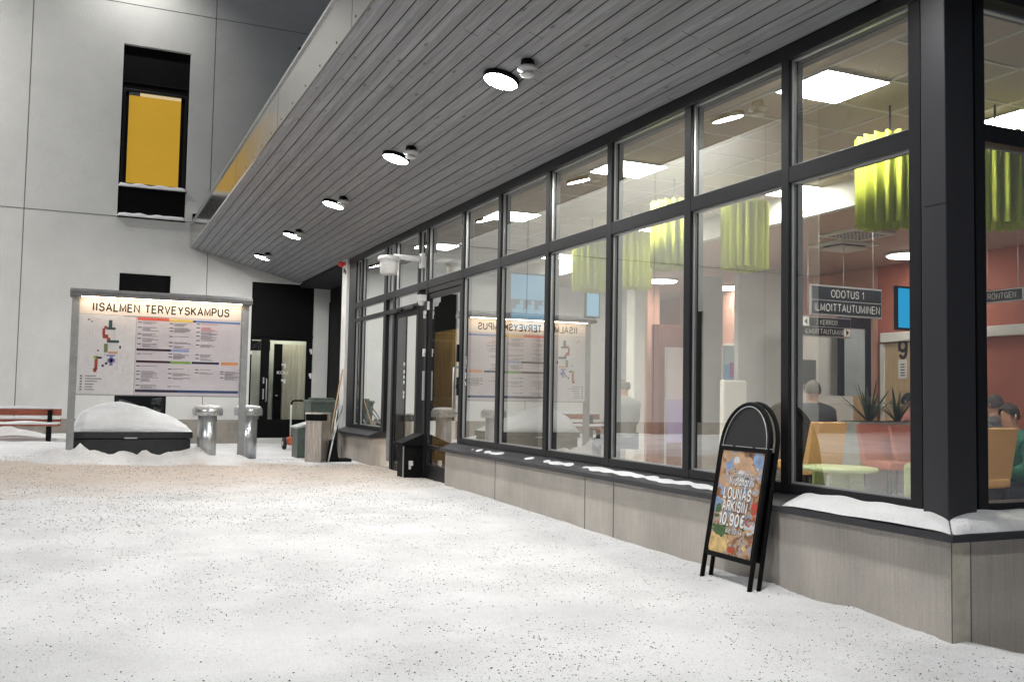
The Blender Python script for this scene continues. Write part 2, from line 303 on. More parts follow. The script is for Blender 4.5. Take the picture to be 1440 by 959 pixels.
GLY = {'A': (.66, [[(0, 0), (.33, 1), (.66, 0)], [(.13, .33), (.53, .33)]]), 'D': (.62, [[(0, 0), (0, 1), (.28, 1)] + _arc(.28, .5, .34, .5, 90, -90, 12)[1:] + [(0, 0)]]), 'E': (.54, [[(.54, 1), (0, 1), (0, 0), (.54, 0)], [(0, .52), (.48, .52)]]),
 'G': (.68, [_arc(.34, .5, .34, .5, 40, 320, 20), [(.36, .46), (.67, .46), (.67, .1)]]), 'I': (.10, [[(.05, 0), (.05, 1)]]), 'K': (.58, [[(0, 0), (0, 1)], [(.56, 1), (0, .38)], [(.2, .58), (.60, 0)]]), 'L': (.48, [[(0, 1), (0, 0), (.48, 0)]]),
 'M': (.70, [[(0, 0), (0, 1), (.35, .12), (.70, 1), (.70, 0)]]), 'N': (.60, [[(0, 0), (0, 1), (.60, 0), (.60, 1)]]), 'O': (.72, _O(.72)), 'Ö': (.72, _O(.72) + [[(.2, 1.14), (.2, 1.24)], [(.52, 1.14), (.52, 1.24)]]),
 'P': (.54, [[(0, 0), (0, 1), (.30, 1)] + _arc(.30, .74, .25, .26, 90, -90, 9)[1:] + [(0, .48)]]), 'R': (.58, [[(0, 0), (0, 1), (.32, 1)] + _arc(.32, .75, .25, .25, 90, -90, 9)[1:] + [(0, .50)], [(.34, .48), (.58, 0)]]),
 'S': (.58, _S), 'T': (.58, [[(0, 1), (.58, 1)], [(.29, .96), (.29, 0)]]), 'U': (.60, [[(0, 1), (0, .3)] + _arc(.30, .3, .30, .3, 180, 360, 12)[1:] + [(.60, 1)]]), 'V': (.62, [[(0, 1), (.31, 0), (.62, 1)]]), 'Y': (.62, [[(0, 1), (.31, .45), (.62, 1)], [(.31, .47), (.31, 0)]]),
 '0': (.54, [_arc(.27, .5, .27, .5, 90, 450, 24)]), '1': (.22, [[(0, .74), (.20, 1), (.20, 0)]]), '2': (.52, [_arc(.26, .73, .25, .27, 165, -30, 10) + [(.02, 0), (.54, 0)]]), '4': (.56, [[(.40, 0), (.40, 1), (0, .28), (.56, .28)]]),
 '9': (.52, [_arc(.26, .70, .26, .30, 0, 360, 20), [(.52, .70), (.50, .45)] + _arc(.26, .36, .24, .36, 0, -150, 9)[1:]]), ',': (.08, [[(.08, .08), (0, -.16)]]), '-': (.28, [[(0, .4), (.28, .4)]]),
 '€': (.58, [_arc(.36, .5, .30, .5, 55, 305, 16), [(-.04, .60), (.48, .60)], [(-.04, .40), (.42, .40)]]), ' ': (.22, []),
 'a': (.44, [[(.44, .62), (.44, 0)], _arc(.22, .33, .22, .31, 0, 360, 16)]), 'e': (.46, [[(0, .34), (.46, .34)] + _arc(.23, .33, .23, .32, 0, 310, 14)[1:]]), 'g': (.44, [_arc(.22, .33, .22, .31, 0, 360, 16), [(.44, .62), (.44, -.08)] + _arc(.22, -.08, .22, .2, 0, -150, 8)[1:]]),
 'i': (.0, [[(0, 0), (0, .64)], [(0, .84), (0, .94)]]), 'k': (.40, [[(0, 0), (0, 1)], [(.38, .64), (0, .26)], [(.14, .38), (.42, 0)]]), 'l': (.0, [[(0, 0), (0, 1)]]), 'm': (.68, [[(0, 0), (0, .64)], [(0, .42)] + _arc(.17, .46, .17, .18, 180, 0, 6)[1:] + [(.34, 0)], [(.34, .42)] + _arc(.51, .46, .17, .18, 180, 0, 6)[1:] + [(.68, 0)]]),
 'n': (.40, [[(0, 0), (0, .64)], [(0, .40)] + _arc(.20, .44, .20, .20, 180, 0, 8)[1:] + [(.40, 0)]]), 'o': (.46, [_arc(.23, .33, .23, .32, 90, 450, 16)]), 'p': (.44, [[(0, .64), (0, -.28)], _arc(.22, .33, .22, .31, 0, 360, 16)]), 'r': (.26, [[(0, 0), (0, .64)], [(0, .40)] + _arc(.20, .42, .2, .22, 180, 80, 5)[1:]]),
 's': (.38, [[(x * .66, y * .64) for x, y in _S[0]]]), 'u': (.40, [[(0, .64), (0, .2)] + _arc(.20, .2, .20, .2, 180, 360, 8)[1:] + [(.40, .64)]]), 'v': (.42, [[(0, .64), (.21, 0), (.42, .64)]])}
def text(name, s, size, m, parent, mw, ext=.002, sx=1, bold=0, align='CENTER', shear=0, wt=.135, gap=.26):
    # lettering as flat mitred strokes, cap height = size * .73
    H_ = size * .73; t = wt / 2 + bold; x = 0; mb = MB(); lay = 0; quads = []
    for ch in s:
        w_, st = GLY[ch]
        for pl in st:
            closed = len(pl) > 3 and abs(pl[0][0] - pl[-1][0]) < 1e-6 and abs(pl[0][1] - pl[-1][1]) < 1e-6
            P = [Vector(((x + p[0]), p[1])) for p in pl]
            if closed: P = P[:-1]
            n = len(P); L_, R__ = [], []
            for i in range(n):
                a = P[i - 1] if (i > 0 or closed) else None; b = P[(i + 1) % n] if (i < n - 1 or closed) else None; d1 = (P[i] - a).normalized() if a is not None else None; d2 = (b - P[i]).normalized() if b is not None else None
                if d1 is None: d1 = d2
                if d2 is None: d2 = d1
                n1 = Vector((-d1.y, d1.x)); n2 = Vector((-d2.y, d2.x)); mv = n1 + n2
                mv = n1 if mv.length < .2 else mv.normalized(); k = min(2.2, 1 / max(.3, mv.dot(n1)))
                L_.append(P[i] + mv * t * k); R__.append(P[i] - mv * t * k)
            lay += 1; z = (lay % 4) * .00012
            rng_ = range(n) if closed else range(n - 1); vs = [(v.x, v.y, z) for v in L_ + R__]
            fs = [(i, (i + 1) % n, n + (i + 1) % n, n + i) for i in rng_]
            quads.append((vs, fs))
        x += w_ + gap
    x -= gap
    for vs, fs in quads:
        vv = [((v[0] - x / 2 + shear * (v[1] - .5)) * H_ * sx, (v[1] - .5) * H_, v[2]) for v in vs]; mb.add(vv, fs)
    o = mb.build(name, m, parent); o.matrix_local = mw; return o
def face_my(x, y, z, tilt=0): return Matrix.Translation((x, y, z)) @ Matrix.Rotation(PI / 2 - tilt, 4, 'X')          # text faces -Y
def face_mx(x, y, z, tilt=0): return Matrix.Translation((x, y, z)) @ Matrix.Rotation(-PI / 2, 4, 'Z') @ Matrix.Rotation(PI / 2 - tilt, 4, 'X')  # faces -X
def grid(name, x0, x1, nx, y0, y1, ny, fz, m, parent=None, xs=None, ys=None, base=None):
    xs = np.linspace(x0, x1, nx) if xs is None else xs; ys = np.linspace(y0, y1, ny) if ys is None else ys; nx, ny = len(xs), len(ys)
    vs = [(x, y, fz(x, y)) for y in ys for x in xs]
    fs = [(j * nx + i, j * nx + i + 1, (j + 1) * nx + i + 1, (j + 1) * nx + i) for j in range(ny - 1) for i in range(nx - 1)]
    if base is not None:                          # close the sides down to a base height
        rim = [i for i in range(nx)] + [j * nx + nx - 1 for j in range(1, ny)] + [(ny - 1) * nx + i for i in range(nx - 2, -1, -1)] + [j * nx for j in range(ny - 2, 0, -1)]
        b = len(vs); vs += [(vs[i][0], vs[i][1], base) for i in rim]; n = len(rim)
        fs += [(rim[(k + 1) % n], rim[k], b + k, b + (k + 1) % n) for k in range(n)]; fs.append(tuple(b + k for k in range(n)))
    mb = MB(); mb.add(vs, fs, 0, True); return mb.build(name, m, parent)
def nz(x, y, s=1.0, z=0.0): return noise.noise((x * s, y * s, z))
def sstep(a, b, t): t = max(0, min(1, (t - a) / (b - a))); return t * t * (3 - 2 * t)

# ------------------------------------------------------------------ ground
XF = 4.425; XG = 4.468; XP = 4.315; YC = 3.76; YFR = 3.87; YW = 22.09
def gz(x, y):
    z = -.115 + .115 * sstep(3.2, 11.5, y)
    z += .10 * sstep(1.4, -.8, x) * sstep(12.5, 17, y) + .05 * sstep(17, 21, y) * sstep(3, 0, x)
    z += .010 * nz(x, y, .5) + .005 * nz(x, y, 2.2, 4) + .0025 * nz(x, y, 9, 2) - .009 * max(0, nz(x, y, 3.6, 12) - .22) * 2
    if x < XP + .3 and y > YC - .6:                       # loose snow drifted against the plinth
        d = XP - x; a = sstep(7.8, 5.0, y) * .03 + .010
        z += a * math.exp(-max(d, 0) * 3.2) * (1 + .5 * nz(x, y, 3.1, 1)) * sstep(14, 11, y)
        z += (.030 * max(0, nz(x, y, 5.5, 5)) + .018 * nz(x, y, 2.1, 6)) * sstep(6.3, 5.2, y) * math.exp(-max(d, 0) * 2.2)
    if x > 4.42: z += .05 * math.exp(-((x - 4.75) ** 2 / .04 + (y - 3.62) ** 2 / .02))
    # bank along the info board
    b = sstep(.55, .1, abs(y - 16.35 + .25 * nz(x, 0, 1.3))) * sstep(-.75, -.35, x) * sstep(2.75, 2.3, x)
    z += b * (.10 + .15 * max(0, nz(x, y, 2.6, 7)) + .035 * nz(x, y, 8, 3) + .02 * abs(nz(x, y, 14, 1)))
    z += .10 * math.exp(-((x + .36) ** 2 / .02 + (y - 16.25) ** 2 / .02)) + .17 * math.exp(-((x + .06) ** 2 / .006 + (y - 16.3) ** 2 / .02))
    z += .12 * math.exp(-((x - .9) ** 2 / .01 + (y - 16.45) ** 2 / .02)) * .8 + .10 * math.exp(-((x - 1.55) ** 2 / .08 + (y - 16.55) ** 2 / .06))
    # deep untouched snow by the wall and bench
    z += (.06 + .05 * nz(x, y, 1.7, 9)) * sstep(17.6, 18.6, y) * sstep(.6, -.2, x)
    z += .22 * math.exp(-((x + 1.35) ** 2 / .35 + (y - 20.7) ** 2 / .16)) * (1 + .4 * nz(x, y, 4, 2))
    z += .10 * math.exp(-((x - 2.45) ** 2 / .03 + (y - 19.6) ** 2 / .2))
    if x > XP + .12: z = min(z, -.03) - .12 * sstep(0, .1, x - XP - .12)
    return z
def axis(vals):
    out = []
    for a, b, st in vals: out += list(np.arange(a, b, st))
    return np.array(out + [vals[-1][1]])
gx = axis([(-300, -60, 40), (-60, -20, 5), (-20, -8, .8), (-8, -3, .25), (-3, 4.9, .07), (4.9, 12, .7), (12, 60, 8), (60, 300, 40)])
gy = axis([(-300, -60, 40), (-60, -8, 6), (-8, 2.4, .5), (2.4, 9, .06), (9, 18, .075), (18, 22.4, .09), (22.4, 60, 5), (60, 300, 40)])
def gzz(x, y): return gz(x, y) if (-8.5 < x < 5 and 1.5 < y < 22.6) else (gz(max(-8.5, min(4.4, x)), max(1.5, min(22.3, y))) if x < 5 else -.15)
struct(grid('snow_ground', 0, 0, 0, 0, 0, 0, gzz, M_snow, xs=gx, ys=gy))

# grit scattered on the snow: small angular stones
mb = MB(); cnt = 0
octv = [(1, 0, 0), (-1, 0, 0), (0, 1, 0), (0, -1, 0), (0, 0, 1), (0, 0, -1)]; octf = [(0, 2, 4), (2, 1, 4), (1, 3, 4), (3, 0, 4), (2, 0, 5), (1, 2, 5), (3, 1, 5), (0, 3, 5)]
while cnt < 38000:
    y = 3.0 + 14.0 * rng.random() ** 1.35; x = -3.5 + 8 * rng.random()
    if x > XP - .02 or x < -.075 * y - 1.0: continue
    dens = .6 + .8 * nz(x, y, .7, 3) + .8 * nz(x, y, 2.4, 8)
    if x > 3.6: dens -= .25 * (x - 3.4) * sstep(8, 5, y)
    if rng.random() > dens: continue
    s = .0017 + .0038 * rng.random() ** 3.2; s *= 1 + .25 * (y > 9)
    sx, sy, sz = s * (.7 + .8 * rng.random()), s * (.7 + .8 * rng.random()), s * (.5 + .4 * rng.random()); a = rng.random() * PI; ca, sa = math.cos(a), math.sin(a); zz = gz(x, y) + sz * .3
    mb.add([(x + (vx * sx * ca - vy * sy * sa), y + (vx * sx * sa + vy * sy * ca), zz + vz * sz) for vx, vy, vz in octv], octf, 0 if rng.random() < .75 else 1); cnt += 1
g = mb.build('gravel_grit', [mat('grit_dark', (.03, .028, .027), .9), mat('grit_brown', (.16, .11, .08), .9)]); struct(g, 'stuff'); g['label'] = 'dark gravel grit strewn over the trodden snow'

# ------------------------------------------------------------------ big white building behind
bld = thing('white_hospital_building', 'tall white rendered building with black framed windows behind the information board', 'building', (0, YW, 0))
def wall_holes(mb, x0, x1, z0, z1, y0, y1, holes, m=0):
    xs = sorted({x0, x1, *[h[0] for h in holes], *[h[1] for h in holes]}); zs = sorted({z0, z1, *[h[2] for h in holes], *[h[3] for h in holes]})
    xs = [x for x in xs if x0 <= x <= x1]; zs = [z for z in zs if z0 <= z <= z1]
    inh = lambda a, b: any(h[0] <= a <= h[1] and h[2] <= b <= h[3] for h in holes)
    for i in range(len(xs) - 1):
        for j in range(len(zs) - 1):
            a, b, c, d = xs[i], xs[i + 1], zs[j], zs[j + 1]
            if inh((a + b) / 2, (c + d) / 2): continue
            mb.quad((a, y0, c), (b, y0, c), (b, y0, d), (a, y0, d), m)
            mb.quad((a, y1, c), (b, y1, c), (b, y1, d), (a, y1, d), m)
    for h in holes + [(x0, x1, z0, z1)]:
        mb.quad((h[0], y0, h[2]), (h[0], y1, h[2]), (h[0], y1, h[3]), (h[0], y0, h[3]), m); mb.quad((h[1], y0, h[2]), (h[1], y1, h[2]), (h[1], y1, h[3]), (h[1], y0, h[3]), m)
        mb.quad((h[0], y0, h[2]), (h[1], y0, h[2]), (h[1], y1, h[2]), (h[0], y1, h[2]), m); mb.quad((h[0], y0, h[3]), (h[1], y0, h[3]), (h[1], y1, h[3]), (h[0], y1, h[3]), m)
W1 = (.45, 1.845, 4.91, 8.73); W2 = (.55, 1.60, .53, 3.69); DR = (3.36, 4.80, .12, 3.68); W3 = (4.24, 5.6, 5.9, 9.28); W4 = (-6.86, -6.50, -.2, 3.65)
mb = MB(); wall_holes(mb, -11, 5.14, -.3, 13.5, 0, .35, [W1, W2, DR, W4])
wall_holes(mb, 5.14, 14, 3.3, 13.5, 0, .35, [])
wl = mb.build('wall', M_wall, bld)
mb = MB(); mb.box(-11, .55, -.025, -.001, -.3, .53, bev=.004); mb.box(1.60, 3.34, -.025, -.001, -.3, .53, bev=.004); mb.box(4.80, 5.14, -.025, -.001, -.3, .4, bev=.004); mb.build('wall_base', M_base, bld)
mb = MB()
for x in (-9.0, -5.2, -1.345, 2.36): mb.box(x - .007, x + .007, -.004, -.001, .54, 13.4)
mb.box(-11, .44, -.005, -.002, 4.905, 4.917); mb.box(1.86, 2.35, -.005, -.002, 4.905, 4.917)
mb.box(-11, 5.1, -.005, -.002, 9.62, 9.632); mb.build('panel_joint', M_joint, bld)
# windows with snow on their ledges
def window_tall(x0, x1, z0, z1, za, zb, lit):
    w_ = MB(); d = .11
    w_.box(x0, x1, d, d + .03, z0, z1); wf = w_.build('window_surround', M_black, bld)
    f_ = MB(); b = .055
    f_.box(x0 + .03, x1 - .03, d - .05, d - .005, za, za + b, bev=.006); f_.box(x0 + .03, x1 - .03, d - .05, d - .005, zb - b, zb, bev=.006)
    f_.box(x0 + .03, x0 + .03 + b, d - .049, d - .005, za + b, zb - b, bev=.006); f_.box(x1 - .03 - b, x1 - .03, d - .049, d - .005, za + b, zb - b, bev=.006)
    f_.box(x0, x1, d - .03, d - .004, zb + .15, zb + .17)
    fr = f_.build('window', M_frame, bld); fr.location.y = 0
    return fr
fr = window_tall(*W1, 5.62, 7.76, True)
mb = MB(); mb.quad((.60, .085, 5.68), (1.68, .085, 5.68), (1.68, .085, 7.70), (.60, .085, 7.70)); gp = mb.build('pane', M_glassd, fr)
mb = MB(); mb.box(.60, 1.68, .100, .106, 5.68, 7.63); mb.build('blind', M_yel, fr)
mb = MB(); mb.box(.82, 1.68, .098, .106, 7.63, 7.70); mb.box(.60, .80, .1, .106, 7.63, 7.70, 1); mb.build('lit_gap', [emis('warm_gap', (.9, .7, .4), .9), M_greyw], fr)
for zz, lab in ((5.575, 'snow on the ledge under the yellow blind'), (4.925, 'snow on the bottom ledge of the window')):
    mb = MB(); mb.box(.45, 1.85, -.055, .108, zz - .03, zz - .01); mb.build('ledge', M_black, bld)
    s_ = grid('ledge_snow', .455, 1.84, 46, -.05, .105, 8, lambda x, y, zz=zz: zz + .105 * (.75 + .3 * nz(x, y, 5, zz)) * min(1, (y + .055) / .03) * min(1, (x - .45) * 25 + .2) * min(1, (1.85 - x) * 25 + .2), M_snowc, bld, base=zz - .009)
fr = window_tall(*W2, .56, 2.55, False)
mb = MB(); mb.quad((.64, .085, .62), (1.51, .085, .62), (1.51, .085, 2.49), (.64, .085, 2.49)); mb.build('pane', M_glassd, fr)
mb = MB(); mb.box(.6, 1.35, .8, .85, .1, 2.6, 0); mb.box(1.352, 1.6, .78, .85, .1, 2.6, 1); mb.box(.8, 1.3, .4, .6, 2.55, 2.58, 2); mb.build('room_inside', [mat('room_dim_green', (.22, .23, .18), .8, nscale=3, namt=.3), mat('room_dim_dark', (.09, .09, .07), .8, nscale=9, namt=.5), emis('room_light', (1, .95, .8), 8)], fr)
mb = MB(); mb.box(W4[0], W4[1], .1, .14, W4[2], W4[3]); mb.build('dark_strip_panel', M_black, bld)
mb = MB(); mb.box(4.24, 5.6, -.012, -.003, 5.9, 9.28); mb.build('window_surround', M_black, bld)
mb = MB(); mb.box(2.0, 2.55, -.10, -.006, 4.5, 5.10, bev=.006); vb = mb.build('vent_box', M_black, bld)
grid('ledge_snow', 2.0, 2.55, 24, -.098, -.01, 6, lambda x, y: 5.105 + .035 * (.7 + .5 * nz(x, y, 6)), M_snowc, vb, base=5.101)
# dark recess to the right of the entrance (passage between the two buildings)
mb = MB(); mb.box(5.16, 5.3, -4.2, -.01, -.2, 3.68); mb.box(5.14, 14, .01, .3, -.2, 3.3); pw = mb.build('passage_wall', M_black, bld)
mb = MB(); mb.box(5.11, 5.155, -3.0, -2.25, .25, 2.9, bev=.004); mb.build('glazed_strip', M_greyw, pw)
mb = MB(); mb.box(-11.3, 14, -.06, .4, 13.5, 13.7); mb.build('roof_edge', M_black, bld)
mb = MB(); mb.box(-11, 14, .36, 12, 13.3, 13.49); mb.box(-11.0, -10.8, .36, 12, -.2, 13.29); mb.build('roof', M_black, bld)
# black entrance door assembly
d = .10; ed = thing('black_entrance', 'black glazed door with side light under a tall black panel at the far wall', 'door', (0, YW, 0))
mb = MB(); x0, x1, z0, z1 = DR; gl = [(3.41, 3.62), (3.81, 4.66)]
mb.box(x0, x1, d, d + .06, 2.36, z1); mb.box(x0, x1, d, d + .06, z0 - .1, .54)
for a, b in ((x0, 3.41), (3.62, 3.81), (4.66, x1)): mb.box(a, b, d, d + .06, .54, 2.36)
mb.box(x0 - .01, x1 + .01, d - .03, d - .002, 2.44, 2.50); mb.build('frame', M_black, ed)
mb = MB(); mb.box(3.66, 4.78, d - .02, d - .003, .14, .50, bev=.005); mb.build('kick_plate', M_black, ed)
for a, b in gl:
    mb = MB(); mb.quad((a, d + .03, .54), (b, d + .03, .54), (b, d + .03, 2.36), (a, d + .03, 2.36)); mb.build('glass', M_glassd, ed)
mb = MB(); mb.box(3.3, 5.0, .9, 1.0, -.1, 3, 0); mb.box(4.22, 5.0, .6, .66, -.1, 2.3, 1); mb.box(4.0, 4.18, .5, .6, -.1, 2.3, 2)
mb.box(3.3, 3.9, .55, .6, 2.13, 2.36, 2)
mb.build('lobby_behind', [mat('lobby_pale', (.64, .66, .58), .8, nscale=2, namt=.1), mat('lobby_cream', (.60, .57, .45), .8, nscale=4, namt=.2, stretch=(6, 6, .3)), M_black], ed)
mb = MB(); mb.box(3.5, 4.7, .22, .42, 3.0, 3.03); mb.build('lobby_lamp', emis('lobby_light', (1, .97, .86), 32), ed)
mb = MB(); mb.tube([(3.755, d - .01, .95), (3.755, d - .07, .97), (3.755, d - .07, 1.45), (3.755, d - .01, 1.47)], .014); mb.build('handle', M_silver, ed)
mb = MB(); mb.box(3.68, 3.71, d - .012, d - .003, 1.0, 1.24); mb.box(3.68, 3.71, d - .012, d - .003, 1.36, 1.5); mb.build('lock_plate', M_silver, ed)
for zz in (2.12, 1.55):
    mb = MB(); mb.box(4.73, 4.79, d - .02, d - .003, zz, zz + .07); mb.box(4.75, 4.79, d - .021, d - .003, zz - .05, zz); mb.build('hinge', M_white, ed)
mb = MB(); mb.box(3.37, 3.42, d - .02, d - .003, 2.02, 2.10); mb.build('hinge', M_white, ed)
text('door_lettering', 'KOU', .10, M_white, ed, face_my(4.12, d + .02, 1.62), sx=1.3, wt=.18)
for zz in (1.78, 1.42):
    mb = MB(); mb.box(4.10, 4.20, d + .015, d + .025, zz, zz + .05); mb.box(4.16, 4.20, d + .015, d + .025, zz - .05, zz); mb.build('sticker', M_white, ed)
mb = MB()
for i in range(9):
    if not 3.6 < 3.42 + i * .14 < 3.8: mb = MB(); mb.box(3.42 + i * .14, 3.47 + i * .14, d + .02, d + .026, 1.08, 1.10); mb.build('glass_marking', M_greyw, ed)

# ------------------------------------------------------------------ glazed waiting hall
hall = thing('glazed_waiting_hall', 'glass fronted hall with dark frames on a concrete plinth under the canopy', 'building', (0, 0, 0))
def plinth(name, x0, x1, y0, y1, z1, joints, ax):
    mb = MB(); mb.box(x0, x1, y0, y1, -.4, z1); 
    for j in joints:
        if ax == 1: mb.box(x0 - .003, x0 + .01, j - .006, j + .006, -.4, z1 - .005, 1)
        else: mb.box(j - .006, j + .006, y0 - .003, y0 + .01, -.4, z1 - .005, 1)
    return mb.build(name, [M_conc, M_joint], hall)
plinth('plinth', XP, 4.6, YC, 11.72, .45, [5.35, 7.37, 7.90, 10.05], 1)
plinth('plinth', XP, 4.6, 15.26, 17.42, .45, [], 1)
plinth('plinth', 4.602, 13, YC, 4.0, .45, [6.6, 8.9], 0)
mb = MB(); mb.box(XP + .004, XP + .135, YC - .006, YC - .001, -.4, .448); mb.box(XP - .002, XP + .0035, YC - .0035, YC - .001, -.4, .447, 1); mb.box(XP + .1355, XP + .150, YC - .0035, YC + .01, -.4, .447, 1); mb.build('corner_strip', [mat('pale_concrete', (.62, .58, .48), .85, nscale=9, namt=.15, bump=.3), M_joint], hall)
# sloping metal sill caps with drip edge
XO = XP - .06; YO = YC - .06
CAPP = [(0, .452), (0, .492), (.18, .560), (.345, .560), (.345, .452)]
def cap_y(y0, y1, mitre=False):
    n = len(CAPP); vs = [(XO + a, (YO + a) if mitre else y0, z) for a, z in CAPP] + [(XO + a, y1, z) for a, z in CAPP]
    mb = MB(); mb.add(vs, [tuple(range(n)), tuple(range(2 * n - 1, n - 1, -1))] + [(i, (i + 1) % n, n + (i + 1) % n, n + i) for i in range(n)]); return mb.build('sill_cap', M_post, hall)
cap_y(0, 11.76, True); cap_y(15.22, 17.44)
n = len(CAPP); mb = MB(); mb.add([(XO + a + .0015, YO + a, z) for a, z in CAPP] + [(13, YO + a, z) for a, z in CAPP], [tuple(range(n)), tuple(range(2 * n - 1, n - 1, -1))] + [(i, (i + 1) % n, n + (i + 1) % n, n + i) for i in range(n)]); mb.build('sill_cap', M_post, hall)
# snow lying on the sills (in patches)
def sill_z(x, y=9): return .492 + .068 / .18 * max(0, min(.18, x - XO, y - YO))
for y0, y1, thin in ((3.705, 5.08, False), (5.35, 5.62, True), (5.64, 8.05, True), (8.2, 8.9, True), (9.1, 9.35, True), (9.9, 10.5, True), (10.55, 10.9, True)):
    def fz(x, y, y0=y0, y1=y1, thin=thin):
        e = min(1, (y - y0) / .12, (y1 - y) / .12); t = (x - (XP - .055)) / .16
        if thin: h = .012 * max(0, 1 - abs(t - .55) / .42) * max(0, .65 + .9 * nz(x, y, 6, 2)) 
        else: h = .040 * min(1, max(.05, t) * 4) ** .6 * (1 + .35 * nz(x, y, 5, 2))
        if not thin: e = max(0, min(1, (y1 - y) / .12, ((y - YO) - (x - XO) - .004) / .13))
        return sill_z(x, y) - .004 + h * max(0, e) ** .5
    grid('sill_snow', XP - .055, XF - .002, 12 if thin else 26, y0, y1, int((y1 - y0) / (.03 if thin else .009)) + 2, fz, M_snowc, hall)
def fzr(x, y): return sill_z(x, y) + .042 * min(1, max(.03, (y - YC + .057) / .05)) ** .6 * (1 + .35 * nz(x, y, 5, 2)) * max(0, min(1, ((x - XO) - (y - YO) - .004) / .13)) ** .5 - .004
grid('sill_snow', 4.262, 7, 330, YC - .055, YFR - .002, 26, fzr, M_snowc, hall)
# mullions, transoms
MY = [(4.05, 4.14), (5.20, 5.28), (6.385, 6.475), (7.665, 7.755), (8.975, 9.065), (10.275, 10.365), (11.485, 11.575), (12.91, 12.99), (13.30, 13.38), (14.50, 14.60), (14.98, 15.12), (16.50, 16.60), (16.93, 17.42)]
for k, (a, b) in enumerate(MY):
    z0 = .56 if (b < 11.4 or a > 14.9) else -.03
    mb = MB(); mb.box(XF, XF + .13, a, b, z0, 3.595, bev=.004); mb.build('mullion', M_frame, hall)
def bars(y0, y1, z0, z1, name='transom', dx=0): 
    mb = MB(); mb.box(XF + dx, XF + .12, y0, y1, z0, z1, bev=.004); mb.build(name, M_frame, hall)
for i in range(len(MY) - 1):
    a, b = MY[i][1], MY[i + 1][0]
    bars(a, b, 2.715, 2.83, dx=.002)
    if b < 11.5 or 15 < a < 16.7: bars(a, b, .563, .63, 'bottom_rail', .002)
    if a > 13.35: bars(a, b, 2.47, 2.54, dx=.002)
mb = MB(); mb.box(XF - .012, XF + .14, 3.84, 17.42, 3.59, 3.69); mb.build('head_rail', M_frame, hall)
# right-hand side, facing the camera
MX = [(4.665, 4.745), (6.0, 6.08), (7.3, 7.38), (8.6, 8.68), (9.9, 9.98), (11.2, 11.28), (12.6, 12.7)]
for a, b in MX:
    mb = MB(); mb.box(a, b, YFR, YFR + .13, .56, 3.595, bev=.004); mb.build('mullion', M_frame, hall)
for i in range(len(MX) - 1):
    mb = MB(); mb.box(MX[i][1], MX[i + 1][0], YFR + .002, YFR + .12, 2.735, 2.84, bev=.004); mb.build('transom', M_frame, hall)
    mb = MB(); mb.box(MX[i][1], MX[i + 1][0], YFR + .002, YFR + .12, .563, .63, bev=.004); mb.build('bottom_rail', M_frame, hall)
    for z0, z1 in ((.63, 2.735), (2.84, 3.6)):
        mb = MB(); mb.quad((MX[i][1], YFR + .045, z0), (MX[i + 1][0], YFR + .045, z0), (MX[i + 1][0], YFR + .045, z1), (MX[i][1], YFR + .045, z1)); mb.build('window_pane', M_glass, hall)
mb = MB(); mb.box(4.6, 13, YFR - .012, YFR + .14, 3.59, 3.69); mb.build('head_rail', M_frame, hall)
# corner post
mb = MB(); mb.box(4.395, 4.62, 3.845, 4.02, .50, 3.69, bev=.006); mb.box(4.392, 4.398, 3.85, 4.0, 2.33, 2.335, 1); mb.build('corner_post', [M_post, M_ink], hall)
mb = MB(); mb.box(4.47, 4.60, 4.02, 4.06, .5, 3.6); mb.box(4.62, 4.668, 3.92, 4.0, .5, 3.6); mb.build('corner_gap', M_void, hall)
# facade panes
GS = .012   # glazing bead
for i in range(len(MY) - 1):
    a, b = MY[i][1], MY[i + 1][0]
    if b - a < .2 and i != 9: continue
    zs = [(2.83, 3.59)]
    if b < 11.5: zs.append((.63, 2.715))
    elif i in (8, 10, 11): zs += [(2.54, 2.715)] + ([(.63, 2.47)] if i != 8 else [])
    for z0, z1 in zs:
        mb = MB(); mb.quad((XG, a, z0), (XG, b, z0), (XG, b, z1), (XG, a, z1)); mb.build('window_pane', M_glass, hall)
        mb = MB(); mb.box(XF + .028, XG - .002, a, a + GS, z0, z1, 0); mb.box(XF + .028, XG - .002, b - GS, b, z0, z1, 0)
        mb.box(XF + .028, XG - .002, a + GS, b - GS, z0, z0 + GS, 0); mb.box(XF + .028, XG - .002, a + GS, b - GS, z1 - GS, z1, 0); mb.build('glazing_bead', M_silver if z0 < 3 else M_greyp, hall)
mb = MB(); mb.box(XG + .02, XG + .06, 14.6, 14.98, .1, 3.59); mb.build('infill_panel', M_greyp, hall)
